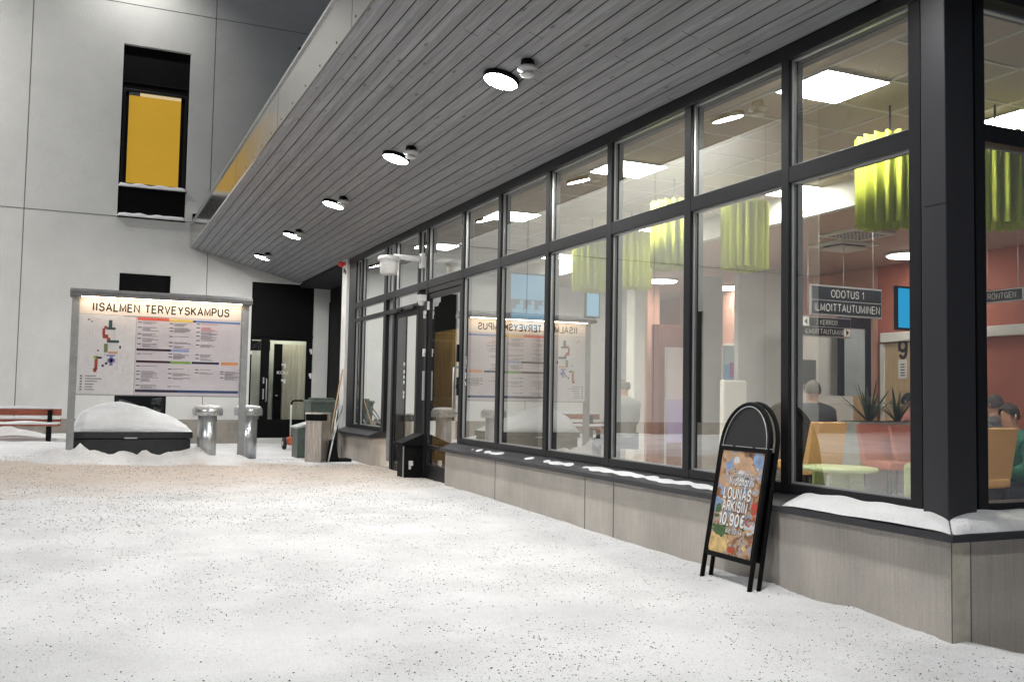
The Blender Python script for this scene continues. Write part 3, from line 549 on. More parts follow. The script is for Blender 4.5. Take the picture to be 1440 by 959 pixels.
# doors
def door(y0, y1, z1, leafs, far):
    dr = MB(); dr.box(XF + .01, XF + .11, y0, y1, z1, z1 + .07); 
    hd = dr.build('door_head', M_frame, hall)
    step = (y1 - y0) / leafs
    for k in range(leafs):
        a, b = y0 + k * step + .006, y0 + (k + 1) * step - .006; s = .065
        m_ = MB(); m_.box(XF + .02, XF + .075, a, a + s, -.01, z1 - .01, bev=.004); m_.box(XF + .02, XF + .075, b - s, b, -.01, z1 - .01, bev=.004)
        m_.box(XF + .021, XF + .075, a + s, b - s, -.01, .11 if far else .20, bev=.004); m_.box(XF + .021, XF + .075, a + s, b - s, z1 - s - .02, z1 - .01, bev=.004)
        if not far: m_.box(XF + .021, XF + .075, a + s, b - s, .42, .47, bev=.004)
        dl = m_.build('door_leaf', M_frame, hall)
        m_ = MB(); m_.quad((XG, a + s, .1), (XG, b - s, .1), (XG, b - s, z1 - .07), (XG, a + s, z1 - .07)); m_.build('door_glass', M_glass, dl)
        if not far and k == 0:
            m_ = MB(); yy = a + s / 2 + .02
            m_.tube([(XF + .02, yy, .95), (XF - .05, yy, .95), (XF - .05, yy, 1.55), (XF + .02, yy, 1.55)], .014); m_.build('door_handle', M_silver, dl)
            m_ = MB(); m_.box(XF + .0, XF + .02, yy - .03, yy + .03, 1.18, 1.42, bev=.008); m_.lathe([(.0, 0), (.035, 0), (.035, .02), (0, .02)], (0, 0, 0), 12, 0); m_.v[-48:] = [(XF - .005 + v[2] * 1.0, yy + v[0], 1.3 + v[1]) for v in m_.v[-48:]]; m_.build('door_lock', M_black, dl)
            m_ = MB(); m_.box(XF - .01, XF + .02, yy - .025, yy + .025, 1.62, 1.85, bev=.006); m_.build('card_reader', M_black, dl)
            m_ = MB(); m_.box(XF - .005, XF + .02, b - .05, b - .01, 2.40, 2.52); m_.build('door_contact', M_white, dl)
door(11.575, 12.91, 2.64, 1, False)
door(13.38, 14.50, 2.46, 1, True)
mb = MB(); mb.box(XG - .012, XG - .004, 13.97, 14.43, .12, 2.39); dlf = mb.build('dark_reflection_leaf', mat('dark_reflection', (.012, .012, .014), .12), hall)  # opaque dark panel in place of a dark reflection on the door glass
mb = MB()
for z_ in (1.62, 1.5, 1.42, 1.34, 1.18, 1.12): mb.box(XG - .018, XG - .013, 13.975, 14.03, z_, z_ + .05)
mb.build('leaf_stickers', M_white, dlf)
mb = MB(); mb.box(XF - .05, XF + .02, 13.4, 14.6, 2.455, 2.50, bev=.006); mb.box(XF - .08, XF - .04, 13.9, 14.15, 2.44, 2.49, bev=.006, m=1); mb.build('door_operator', [M_frame, M_black], hall)
mb = MB(); mb.box(4.35, 4.6, 11.5, 15.3, -.06, -.012); mb.build('threshold', M_galv, hall)
# black clad stub between the two doors
mb = MB(); mb.box(4.16, XF - .002, 12.97, 13.30, -.05, .47); stub = mb.build('plinth_stub', M_black, hall)
mb = MB(); mb.prism([(4.11, .455), (4.11, .49), (XF - .003, .62), (XF - .003, .455)], 1, 12.93, 13.34); mb.build('sill_cap', M_black, stub)
mb = MB(); mb.box(4.150, 4.159, 12.99, 13.02, -.05, .44); mb.build('edge_trim', M_silver, stub)
mb = MB(); mb.box(4.22, 4.28, 12.93, 12.969, .17, .24, bev=.008); mb.box(4.225, 4.25, 12.94, 12.968, .12, .17); mb.build('push_sensor', M_white, stub)
# door sensor pods, white buttons on the frames
mb = MB(); mb.box(4.30, XF - .002, 12.91, 13.05, 2.52, 2.62, bev=.015); mb.lathe([(.0, -.06), (.04, -.05), (.055, 0), (.055, .01)], (4.36, 12.98, 2.52), 14); mb.build('door_sensor', M_white, hall)
for (yy, zz) in ((12.95, 2.33), (12.95, 1.78)):
    mb = MB(); mb.box(XF - .03, XF - .001, yy - .03, yy + .03, zz, zz + .06, bev=.004); mb.box(XF - .03, XF - .001, yy - .005, yy + .03, zz - .05, zz + .0); mb.build('frame_button', M_white, hall)
mb = MB(); mb.box(XF - .03, XF - .001, 12.92, 12.97, 1.1, 1.52, bev=.008); mb.build('key_reader', M_silver, hall)
# end pier
mb = MB(); mb.box(4.38, 4.5, 17.46, 17.80, .5, 3.76, bev=.004); pier = mb.build('end_pier', M_wallcol, hall)
mb = MB(); mb.box(4.378, 4.51, 17.458, 17.802, -.1, .5); mb.build('pier_base', M_base, pier)
mb = MB(); mb.box(4.51, 5.3, 17.5, 17.7, -.1, 3.7); mb.build('end_wall', M_black, hall)
mb = MB()
for i in range(2): mb.box(4.372, 4.379, 17.50 + i * .12, 17.58 + i * .12, 3.42 + i * .04, 3.50 + i * .04)
mb.build('pier_mark', M_ink, pier)

# interior shell: floor, tiled ceiling, bulkhead, lower ceiling, walls
mb = MB(); mb.box(4.56, 12.5, 4.02, 17.4, -.1, .0); mb.build('floor', M_floor, hall)
mb = MB(); XT = [4.70 - .585 * 0 + .61 * k for k in range(0, 5)]; YT = [4.0 + .5855 * k + (5.12 - 4.0 - .5855 * 2) for k in range(0, 24)]
mb.box(4.57, 7.32, 4.0, 17.5, 3.56, 3.64, 0)
for x in XT: mb.box(x - .014, x + .014, 4.0, 17.5, 3.552, 3.56, 1)
for y in YT:
    for i in range(len(XT)):
        xa = XT[i] + .0142; xb = XT[i + 1] - .0142 if i + 1 < len(XT) else 7.31
        if xb > xa: mb.box(xa, xb, y - .014, y + .014, 3.5525, 3.56, 1)
mb.build('tiled_ceiling', [M_tile, M_grid], hall)
mb = MB(); mb.box(7.322, 7.42, 4.0, 17.5, 3.265, 3.64); mb.build('bulkhead', M_inw, hall)
mb = MB(); mb.box(7.43, 12.5, 4.0, 17.5, 3.267, 3.35); mb.build('lower_ceiling', M_slat, hall)
mb = MB(); mb.box(4.57, 12.5, 4.0, 17.5, 3.66, 3.75); mb.build('flat_roof', M_black, hall)
mb = MB(); mb.box(11.0, 11.15, 4.0, 17.5, 0, 3.26, 0); mb.box(10.985, 10.999, 10.9, 12.3, 0, 3.26, 1); mb.box(10.985, 10.999, 13.6, 16.2, 0, 3.26, 1); mb.build('back_wall', [M_redw, M_salmon], hall)
mb = MB(); mb.box(10.90, 10.98, 4.0, 10.76, 2.09, 2.23, bev=.01); mb.box(10.90, 10.98, 14.2, 17.4, 2.09, 2.23, bev=.01); mb.build('wall_rail', M_inw, hall)
mb = MB(); mb.box(4.56, 11, 17.0, 17.2, 0, 3.5); mb.build('far_wall', M_inw, hall)
# white column and wall bits in the waiting hall
for (pxa, pxb, yv, pt, m_) in ((892, 907, 13.2, 400, M_inw), (868, 891, 13.6, 410, M_greyw), (910, 927, 14.8, 430, M_salmon), (927, 962, 14.2, 432, M_cab)):
    A = AT(pxa, 500, 1, yv); B = AT(pxb, 500, 1, yv); mb = MB(); mb.box(A.x, B.x, yv, yv + .25, 0, 3.26 if m_ != M_cab else 2.5); mb.build('interior_or_reflection_panel', m_, hall)
for (pxa, pxb, ya, yb, z1, m_) in ((1038, 1098, 11.6, 11.7, 3.2, M_greyw), (968, 1016, 12.8, 12.9, 3.2, M_greyw), (765, 855, 15.5, 15.7, 3.2, M_greyw), (640, 700, 15.9, 16.0, 3.2, M_greyw)):  # first two grey, added in place of the reflection veiling the room
    A = AT(pxa, 500, 1, ya); B = AT(pxb, 500, 1, ya); mb = MB(); mb.box(A.x, B.x, ya, yb, 0, z1); mb.build('interior_or_reflection_panel', m_, hall)

a, b = AT(606, 500, 0, 5.6), AT(640, 500, 0, 5.6); zt_ = AT(620, 466, 0, 5.6).z
mb = MB(); mb.box(5.6, 5.7, b.y - .2, a.y + .1, 0, zt_); mb.box(5.62, 5.72, b.y - .2, a.y + .1, zt_ + .002, 3.2, 1); mb.build('lobby_screen', [mat('ochre_panel', (.55, .33, .09), .6, nscale=3, namt=.3, stretch=(1, 5, .5)), M_black], hall)
# ------------------------------------------------------------------ canopy
can = thing('entrance_canopy', 'sloping canopy with grey boarded underside and shiny metal edge', 'canopy', (0, 0, 0))
SZ = lambda x: 3.70 + .265 * (4.425 - x)
XE = 1.985
def soff(px, py):
    r = CAMROT @ Vector((px - 720, -(py - 479.5), -FPX)); t = (3.70 + .265 * 4.425 - CAMLOC.z) / (r.z + .265 * r.x); return CAMLOC + r * t
mb = MB(); bw = .128; n = int(round((4.42 - XE) / bw)); bw = (4.42 - XE) / n; yA, yB = -4.0, YW - .012
segs = {}
for i in range(n):
    xa, xb = XE + i * bw + .0045, XE + (i + 1) * bw - .0045
    mb.add([(xa, yA, SZ(xa)), (xb, yA, SZ(xb)), (xb, yB, SZ(xb)), (xa, yB, SZ(xa)), (xa, yA, SZ(xa) + .02), (xb, yA, SZ(xb) + .02), (xb, yB, SZ(xb) + .02), (xa, yB, SZ(xa) + .02)], [(0, 1, 2, 3), (4, 5, 6, 7), (0, 3, 7, 4), (1, 2, 6, 5), (0, 1, 5, 4), (3, 2, 6, 7)])
    mb.mi[-4:] = [1] * 4  # board edges coloured near black so the grooves look shaded
mb.build('soffit_boards', [M_soffit, M_void], can)
mb = MB(); mb.quad((XE, yA, SZ(XE) + .045), (4.9, yA, SZ(4.9) + .045), (4.9, yB, SZ(4.9) + .045), (XE, yB, SZ(XE) + .045))
# soffit beyond the glass end (over the passage)
mb.box(4.45, 5.15, 17.81, YW - .02, 3.60, 3.69); mb.build('soffit_backing', M_void, can)
mb = MB(); mb.prism([(XE - .022, SZ(XE) - .012), (XE - .002, SZ(XE) - .012), (XE - .002, SZ(XE) + .47), (XE - .022, SZ(XE) + .47)], 1, yA, yB)
fa = mb.build('fascia', M_fascia, can)
mb = MB()
for k in range(28): mb.box(XE - .026, XE - .0225, 3.0 + k * .68, 3.018 + k * .68, SZ(XE) + .035, SZ(XE) + .053)
mb.build('fascia_screws', M_ink, fa)
mb = MB()
for y in (4.4, 7.9, 11.4, 14.9, 18.4, 21.6): mb.box(XE - .0238, XE - .0225, y - .003, y + .003, SZ(XE) - .01, SZ(XE) + .46)
mb.build('fascia_seams', M_joint, fa)
mb = MB(); mb.box(XE - .045, XE + .15, yA, yB, SZ(XE) + .471, SZ(XE) + .50); mb.build('edge_flashing', M_galv, can)
grid('canopy_snow', XE - .03, XE + .3, 8, 2, YW - .05, 260, lambda x, y: SZ(XE) + .498 + .04 * (.7 + .6 * nz(x, y, 3)) * min(1, (x - XE + .035) / .05), M_snowc, can)
mb = MB(); mb.box(XE, 4.5, yA, yB, 4.84, 4.90); mb.build('canopy_roof', M_black, can)
# round downlights and little nozzles beside them
CLAB = ['nearest round white downlight under the canopy', 'second round downlight along the canopy soffit', 'third round downlight from the camera under the canopy', 'fourth round downlight toward the white wall', 'farthest small round downlight near the white wall', 'round downlight above the camera on the soffit', 'round downlight on the soffit behind the camera']
tilt = math.atan(.265)
def make_dl():
    t = thing('canopy_downlight', CLAB[0], 'ceiling light', (0, 0, 0), 0, 'round downlights along the canopy')
    m_ = MB(); m_.lathe([(.150, 0), (.165, -.01), (.165, -.045), (.152, -.050), (.150, -.044)], (0, 0, 0), 32); m_.build('housing', M_black, t)
    m_ = MB(); m_.lathe([(.02, -.041), (.149, -.041), (.149, -.046), (.02, -.047)], (0, 0, 0), 32); m_.build('diffuser', M_disc, t)
    return t
dl0 = make_dl()
NLAB = ['white sensor nozzle beside the nearest downlight', 'white nozzle beside the second canopy downlight', 'white nozzle beside the third canopy downlight', 'white nozzle beside the fourth canopy downlight', 'tiny white nozzle beside the farthest downlight']
def make_nz():
    t = thing('soffit_nozzle', NLAB[0], 'sensor', (0, 0, 0), 0, 'white nozzles on the canopy soffit')
    m_ = MB(); m_.lathe([(.05, 0), (.055, -.02), (.03, -.03), (.028, -.05)], (0, 0, 0), 18); m_.tube([(-.05, 0, 0), (-.06, 0, -.06)], .008); m_.tube([(.05, 0, 0), (.06, 0, -.06)], .008); m_.build('mount', M_black, t)
    m_ = MB(); m_.lathe([(.028, -.045), (.085, -.06), (.088, -.085), (.05, -.095), (.045, -.11), (.062, -.118), (.060, -.135), (.02, -.145)], (0, 0, 0), 20); m_.build('shade_rings', M_white, t)
    return t
nz0 = make_nz()
ys = [7.59 + 3.13 * k for k in range(5)] + [4.46, 1.33]
for k, y in enumerate(ys):
    o = dl0 if k == 0 else copy_tree(dl0); o.location = (3.25, y, SZ(3.25)); o.rotation_euler = (0, tilt, 0); o['label'] = CLAB[k]
    if k < 5:
        o = nz0 if k == 0 else copy_tree(nz0); o.location = (3.27, y - .50, SZ(3.27)); o.rotation_euler = (0, 0, 0); o['label'] = NLAB[k]

# exterior lamps outside the frame: a wall lamp over the tall window and a yard lamp on a pole
def flood(loc, lab, energy, ang, size, fwd):
    t = thing('wall_floodlight', lab, 'lamp', loc, 0, 'floodlights on the white wall')
    m_ = MB(); m_.box(-.18, .18, -.12, .12, 0, .10, bev=.01); m_.tube([(0, 0, .1), (0, .5, .35), (0, YW - loc[1] - .01, .35)], .03); m_.build('housing', M_greyp, t)
    l_ = bpy.data.lights.new('flood', 'SPOT'); l_.energy = energy; l_.color = (1, .985, .95); l_.spot_size = math.radians(size); l_.spot_blend = 1.0; l_.shadow_soft_size = .10
    q = bpy.data.objects.new('flood_lamp', l_); COL.objects.link(q); q.parent = t; q.location = (0, 0, -.03); q.rotation_euler = (math.radians(fwd), math.radians(ang), 0)
flood((.9, YW - 1.2, 11.1), 'grey floodlight on an arm high above the tall window', 310, 18, 165, 3)
flood((-5.5, YW - 1.9, 11.7), 'unseen grey floodlight added to light the left part of the white wall', 3300, 0, 140, 8)  # added lamp out of view, brightens the far left of the wall
pole = thing('yard_lamp', 'tall yard lamp post standing on the snow to the left of the entrance', 'street lamp', (-6.5, 5.0, -.1))
mb = MB(); mb.lathe([(.09, 0), (.085, .3), (.05, 7.2), (.045, 7.3)], (0, 0, 0), 16); mb.tube([(0, 0, 7.25), (.5, .1, 7.5), (1.0, .2, 7.52)], .035); mb.build('pole', M_galv, pole)
mb = MB(); mb.box(.85, 1.55, .08, .32, 7.45, 7.57, bev=.03); mb.build('lamp_head', M_greyp, pole)
ld = bpy.data.lights.new('yard', 'SPOT'); ld.energy = 2250; ld.color = (1, .985, .96); ld.spot_size = math.radians(125); ld.spot_blend = .6; ld.shadow_soft_size = .25
lo = bpy.data.objects.new('yard_lamp_light', ld); COL.objects.link(lo); lo.parent = pole; lo.location = (1.2, .2, 7.42); lo.rotation_euler = (math.radians(30), math.radians(-14), 0)

# ------------------------------------------------------------------ information board
YB = 16.75
ib = thing('information_board', 'lit campus information board with map and colour coded directory on grey posts', 'sign board', (0, YB, 0))
for x in (-.215, 2.445):
    mb = MB(); mb.box(x - .055, x + .055, -.05, .05, -.1, 2.66, bev=.008); mb.build('post', M_greyp, ib)
mb = MB(); pr = []
for k in range(13):
    t = k / 12; a = PI * t; pr.append((.24 * -math.cos(a), 2.70 + .09 * math.sin(a)))
pr += [(.24, 2.655), (-.24, 2.655)]
mb.prism(pr, 0, -.30, 2.53); mb.build('curved_roof', mat('roof_grey', (.15, .15, .15), .5, nscale=8, namt=.2), ib)
grid('roof_snow', -.1, 2.3, 60, .02, .2, 8, lambda x, y: 2.70 + .09 * math.sqrt(max(0, 1 - (y / .24) ** 2)) + .012 * (1 + nz(x, y, 4)) * min(1, (x + .11) / .5, (2.32 - x) / .5) * (1 - abs(y) / .22) - .003, M_snowc, ib)
mb = MB(); mb.box(-.158, 2.388, -.03, .03, 1.075, 2.655, bev=.004); pb = mb.build('panel', M_greyp, ib)
def plate(x0, x1, z0, z1, m_, nm, y=-.036, par=None):
    q = MB(); q.box(x0, x1, y, y + .004, z0, z1); return q.build(nm, m_, par or ib)
M_title = mat('board_cream', (.72, .66, .60), .5); M_mapg = mat('map_paper', (.63, .62, .63), .5, nscale=12, namt=.05); M_dir = mat('directory_lilac', (.56, .525, .56), .5, nscale=3, namt=.06)
plate(-.155, 2.385, 2.385, 2.64, M_title, 'title_panel')
plate(-.155, .70, 1.09, 2.38, M_mapg, 'map_panel'); plate(.705, 2.385, 1.09, 2.38, M_dir, 'directory_panel')
text('title_word', 'IISALMEN', .165, M_ink, ib, face_my(.39, -.0385, 2.505), sx=.985, wt=.2, gap=.30); text('title_word', 'TERVEYSKAMPUS', .165, M_ink, ib, face_my(1.50, -.0385, 2.505), sx=.975, wt=.2, gap=.30)
mb = MB(); mb.box(-.13, 2.36, -.16, -.13, 2.645, 2.653); mb.build('strip_light', M_strip, ib)
C = lambda n_, c: mat(n_, c, .5)
cr, cy, cb, cn, cg, co, cn2 = C('b_red', (.60, .10, .06)), C('b_yel', (.65, .48, .12)), C('b_blue', (.10, .20, .42)), C('b_maroon', (.045, .015, .03)), C('b_green', (.22, .38, .10)), C('b_or', (.68, .30, .12)), C('b_navy', (.02, .02, .05))
cl = C('b_lblue', (.26, .34, .56)); cdb = C('b_dblue', (.03, .06, .16))
def U(u): return .72 + u * 1.64
def V(v): return 2.365 - v * 1.26
rows = [(0, .30, .0, .035, cr), (.30, .53, .005, .04, cy), (.53, .56, .01, .035, cdb), (.56, 1.0, .01, .035, cb),
        (0, .29, .405, .435, cn), (.29, .325, .405, .435, cn2), (.325, .50, .405, .435, cl), (0, .29, .56, .59, cn), (.29, .325, .56, .59, cn2), (.325, .52, .56, .595, cg), (.53, .80, .56, .59, cn2), (.82, .99, .555, .595, co), (0, .4, .94, .975, cn2), (.4, 1.0, .94, .975, cdb)]
for u0, u1, v0, v1, c in rows: mbs = MB(); mbs.box(U(u0), U(u1), -.0395, -.0365, V(v1), V(v0)); mbs.build('heading_bar', c, ib)
mbs = MB(); rr = random.Random(3)
for (u, vs) in ((.0, (.06, .125, .21, .27, .34, .47, .63, .70, .74, .80, .88)), (.30, (.06, .12, .16, .23, .31, .36, .46, .50, .66, .72, .78, .89)), (.56, (.05, .1, .16, .21, .27, .33, .46, .51, .66, .70)), (.81, (.68, .71, .76))):
    for v in vs:
        mbs.box(U(u + .005), U(u + .04), -.0394, -.0365, V(v + .010), V(v), 0)
        for k in range(rr.choice((1, 2, 3, 4))):
            mbs.box(U(u + .05), U(u + .05 + rr.uniform(.07, .17)), -.0394, -.0365, V(v + k * .014 + .006), V(v + k * .014), 1 if u < .5 or v > .1 else 2)
mbs.build('directory_lines', [C('t_dark', (.10, .09, .10)), C('t_grey', (.20, .18, .20)), C('t_red', (.5, .15, .15))], ib)
mbs = MB(); MU = lambda u: -.14 + u * .82; MVv = lambda v: 2.36 - v * 1.25
def mapb(u0, v0, u1, v1, k): mbs.box(MU(u0), MU(u1), -.0396, -.0365, MVv(v1), MVv(v0), k)
for a in ((.52, .05, .585, .15, 0), (.50, .145, .65, .175, 0), (.44, .13, .50, .17, 1), (.41, .16, .46, .25, 1), (.42, .24, .52, .29, 1), (.50, .28, .56, .32, 1), (.50, .31, .72, .345, 0), (.45, .36, .52, .47, 2), (.53, .46, .70, .485, 3), (.27, .52, .34, .56, 4), (.31, .53, .42, .555, 6), (.29, .56, .345, .70, 1), (.27, .68, .33, .73, 1), (.50, .50, .66, .52, 5), (.52, .55, .66, .60, 5), (.56, .52, .62, .64, 5), (.48, .60, .52, .63, 6), (.42, .63, .46, .66, 6), (.14, .045, .18, .06, 6), (.20, .07, .23, .085, 6), (.33, .44, .36, .46, 6), (.73, .38, .76, .42, 6)): mapb(*a)
for k in range(26):
    u, v = rr.uniform(.08, .9), rr.uniform(.03, .72); L_ = rr.uniform(.04, .16)
    if rr.random() < .5: mbs.box(MU(u), MU(min(.96, u + L_)), -.0391, -.0365, MVv(v), MVv(v) + .004, 7)
    else: mbs.box(MU(u), MU(u) + .004, -.0391, -.0365, MVv(v + L_), MVv(v), 7)
for k in range(6):
    mapb(.04, .775 + k * .035, .075, .79 + k * .035, 6); mapb(.13, .775 + k * .035, .13 + (.20, .30, .22, .16, .14, .17)[k], .785 + k * .035, 8)
mbs.build('map_drawing', [C('m_teal', (.03, .07, .08)), C('m_brick', (.33, .05, .03)), C('m_olive', (.16, .18, .06)), C('m_oran', (.55, .30, .14)), C('m_yg', (.42, .42, .12)), C('m_viol', (.20, .20, .42)), cn2, C('m_line', (.40, .40, .41)), C('m_txt', (.13, .13, .13))], ib)
mb = MB(); mb.box(.5, 1.2, -.0405, -.0365, 2.372, 2.384); mb.box(2.372, 2.386, -.05, -.032, 1.1, 2.6); mb.build('panel_trim', M_greyp, ib)
mb = MB()
for z in (2.62, 2.33, 1.7, 1.12): mb.box(2.392, 2.40, -.06, -.04, z, z + .03); mb.box(-.175, -.165, -.06, -.04, z, z + .03)
mb.build('panel_clips', M_silver, ib)

# dark planting box full of snow behind the board
bx = thing('snow_filled_box', 'low black box heaped with snow beneath the information board', 'planter box', (.72, 17.55, 0))
mb = MB(); mb.box(-.90, .93, -.52, .45, -.05, .355, bev=.01); mb.build('box', M_boxg, bx)
mb = MB(); mb.box(-.93, .96, -.56, .48, .365, .475, bev=.012); lid = mb.build('lid', M_boxg, bx)
mb = MB(); mb.box(-.12, .08, -.575, -.561, .36, .385, bev=.004); mb.build('latch', M_silver, lid)
HU = [0, .1, .2, .39, .6, .79, .9, 1]; HH = [.20, .36, .44, .49, .42, .28, .15, .03]
def hp(x, y):
    u = (x + .93) / 1.89; v = (y + .55) / 1.02
    a = float(np.interp(u, HU, HH)) + .03 * nz(x, 0, 2, 4); d = max(0, math.sin(PI * min(1, max(0, v)) ** .8)) ** .55; e = min(1, u * 16) ** .5 * min(1, max(0, 1 - u) * 25) ** .5
    return .474 + a * d * e * (1 + .06 * nz(x, y, 3, 1)) + .016 * nz(x, y, 13, 6) * e * sstep(.6, .1, v) * min(1, v * 8)
grid('snow_heap', -.93, .96, 90, -.55, .47, 50, hp, M_snowc, bx, base=.4745)

# galvanised vent pillars
def pillar(loc, lab):
    t = thing('vent_pillar', lab, 'vent pillar', loc, 0, 'galvanised mushroom topped pillars')
    m_ = MB(); m_.lathe([(.155, -.1), (.155, .78)], (0, 0, 0), 28); m_.build('shaft', M_galv, t)
    m_ = MB(); m_.lathe([(.15, .762), (.235, .765), (.245, .775), (.245, .865), (.225, .895), (.15, .915)], (0, 0, 0), 32); m_.build('cap', M_galv, t)
    m_ = MB(); m_.lathe([(.235, .892), (.20, .93), (.12, .945), (.02, .95)], (0, 0, 0), 24); m_.build('cap_snow', M_snowc, t)
    return t
p1 = pillar((1.865, 16.60, 0), 'galvanised pillar with flat round cap in front of the board post')
p2 = copy_tree(p1); p2.location = (2.63, 17.25, -.01); p2['label'] = 'galvanised pillar with round cap right of the board, beside its right post'

# bench
bn = thing('wooden_bench', 'red brown slatted bench with snow on it standing by the white wall', 'bench', (-2.0, 19.8, .15))
def plank(y0, y1, z0, z1, nm, x0=-.45, x1=1.58):
    m_ = MB(); m_.box(x0, x1, y0, y1, z0, z1, bev=.006); pk = m_.build(nm, M_wood, bn)
    grid('plank_snow', x0 + .02, x1 - .02, 90, y0, y1, 5, lambda x, y: z1 + .002 + .034 * (1 + .9 * nz(x, z1, 2.2, y)) , M_snowc, pk, base=z1 - .002)
plank(-.10, .02, .31, .345, 'seat_plank', -.5, 1.54); plank(.04, .16, .31, .345, 'seat_plank'); plank(.18, .30, .31, .345, 'seat_plank')
plank(.36, .40, .50, .625, 'back_plank'); plank(.33, .37, .385, .43, 'back_plank')
for x in (-.2, 1.38):
    m_ = MB(); m_.box(x - .045, x + .045, -.05, .01, -.15, .30, bev=.006); m_.box(x - .04, x + .04, .01, .34, .25, .305); m_.box(x - .04, x + .04, .30, .355, -.15, .60, bev=.006); m_.build('leg', M_black, bn)
# bins and tools by the far end of the hall
bin_ = thing('steel_waste_bin', 'upright brushed steel litter bin with dark slot near the far end of the plinth', 'bin', (3.66, 16.3, 0), math.radians(-40))
mb = MB(); mb.box(-.15, .15, -.17, .17, .0, .70, bev=.01); mb.box(-.15, .15, .05, .17, .7005, .81); mb.box(-.155, .155, -.175, .175, .81, .835, bev=.006); mb.build('body', M_steel, bin_)
mb = MB(); mb.box(-.145, .145, -.165, .049, .70, .808); mb.build('slot', M_black, bin_)
gb = thing('grit_bin', 'squat grey green grit bin with snowy sloping lid behind the steel bin', 'grit bin', (3.66, 17.35, 0))
mb = MB(); mb.prism([(-.18, 0), (-.18, .52), (.22, .62), (.22, 0)], 1, -.25, .25); mb.T = None; mb.build('tub', M_green, gb)
mb = MB(); mb.prism([(-.21, .525), (-.21, .56), (.25, .70), (.25, .65)], 1, -.28, .28); mb.build('lid', mat('lid_snowy', (.45, .47, .46), .7, nscale=9, namt=.4), gb)
wb = thing('wheelie_bin', 'dark green wheeled refuse bin beside the white pier', 'wheelie bin', (4.12, 18.15, 0))
mb = MB(); mb.add([(-.2, -.22, .06), (.2, -.22, .06), (.2, .22, .06), (-.2, .22, .06), (-.26, -.3, .98), (.26, -.3, .98), (.26, .3, .98), (-.26, .3, .98)], [(0, 1, 2, 3), (4, 5, 6, 7), (0, 1, 5, 4), (1, 2, 6, 5), (2, 3, 7, 6), (3, 0, 4, 7)]); mb.build('tub', M_green, wb)
mb = MB(); mb.box(-.28, .28, -.32, .32, .98, 1.04, bev=.015); mb.box(-.2, .2, -.25, .25, 1.04, 1.08, bev=.015); mb.build('lid', M_green, wb)
for x in (-.2, .2):
    m_ = MB(); m_.tube([(x - .025, .25, .1), (x + .025, .25, .1)], .1, 14); m_.build('wheel', M_rub, wb)
br = thing('broom', 'wooden handled broom leaning on the white pier by the steel bin', 'broom', (0, 0, 0))
mb = MB(); mb.tube([(3.98, 16.9, .12), (4.36, 17.5, 1.62)], .016); mb.build('handle', M_stick, br)
mb = MB(); mb.box(3.84, 4.12, 16.84, 16.93, .0, .11, bev=.01); mb.build('bristle_head', M_black, br)
sv = thing('snow_shovel', 'snow shovel with metal handle leaning against the end of the plinth', 'shovel', (0, 0, 0))
mb = MB(); mb.tube([(4.08, 17.0, .3), (4.33, 17.56, 1.05)], .014); mb.build('handle', M_galv, sv)
mb = MB(); mb.prism([(3.93, .02), (4.0, .0), (4.08, .0), (4.10, .33), (4.06, .34)], 1, 16.78, 17.15); mb.build('blade', M_black, sv)
ss = thing('snow_scoop', 'black snow scoop with pale side edges lying at the foot of the plinth', 'snow scoop', (4.02, 16.3, 0))
mb = MB(); mb.prism([(-.22, 0), (-.16, .36), (-.1, .36), (-.02, .05), (.2, .05), (.2, 0)], 1, -.18, .18); mb.build('pan', M_black, ss)
for y in (-.19, .19):
    m_ = MB(); m_.tube([(-.21, y, .0), (-.14, y, .36)], .014); m_.build('side_edge', M_white, ss)
mb = MB(); mb.tube([(-.12, -.1, .35), (.18, .5, .95)], .012); mb.tube([(-.12, .1, .35), (.2, .56, .9)], .012); mb.build('handle', M_galv, ss)
ct = thing('sack_truck', 'small two wheeled spreader cart with orange body and tall white handle', 'cart', (3.88, 19.6, .02))
mb = MB(); mb.tube([(-.04, 0, .1), (-.04, 0, .90)], .017); mb.build('handle_tube', M_white, ct)
mb = MB(); mb.tube([(-.04, 0, .9), (-.02, 0, .965), (.02, 0, .985), (.24, 0, .985)], .019); mb.build('handle_grip', M_black, ct)
mb = MB(); mb.box(-.09, .16, -.12, .12, .08, .24, bev=.02); mb.box(.02, .16, -.13, .13, .24, .34, bev=.02, m=1); mb.build('body', [M_orange, M_white], ct)
for x in (-.16, .2):
    m_ = MB(); m_.tube([(x - .03, 0, .11), (x + .03, 0, .11)], .12, 16); wh = m_.build('wheel', M_rub, ct); m_ = MB(); m_.tube([(x - .034, 0, .11), (x + .034, 0, .11)], .05, 12); m_.build('hub', M_white, wh)
# red strobe on the pier, white antenna unit on a wall bracket
sb = thing('fire_alarm_strobe', 'red alarm beacon on top of the white pier under the soffit', 'alarm', (4.30, 17.6, 3.62))
mb = MB(); mb.lathe([(.02, -.06), (.05, -.05), (.06, .0), (.05, .03)], (0, 0, 0), 16); mb.build('beacon', M_red, sb)
mb = MB(); mb.box(.0, .08, -.04, .04, -.03, .03); mb.build('bracket', M_red, sb)
A = AT(547, 372, 0, 3.95)
an = thing('microwave_sensor', 'white ribbed cylindrical unit held out on an arm above the doors', 'outdoor unit', (A.x, A.y, 0))
mb = MB(); zc = A.z
mb.lathe([(.10, -.15), (.125, -.13), (.135, .0), (.135, .05), (.16, .055), (.16, .095), (.145, .12), (.05, .135)], (0, 0, zc), 28); mb.build('housing', M_white, an)
mb = MB()
for k in range(28):
    a = 2 * PI * k / 28; c_, s_ = math.cos(a), math.sin(a); mb.tube([(c_ * .160, s_ * .160, zc + .055), (c_ * .160, s_ * .160, zc + .095)], .006, 5)
mb.build('cooling_ribs', M_white, an)
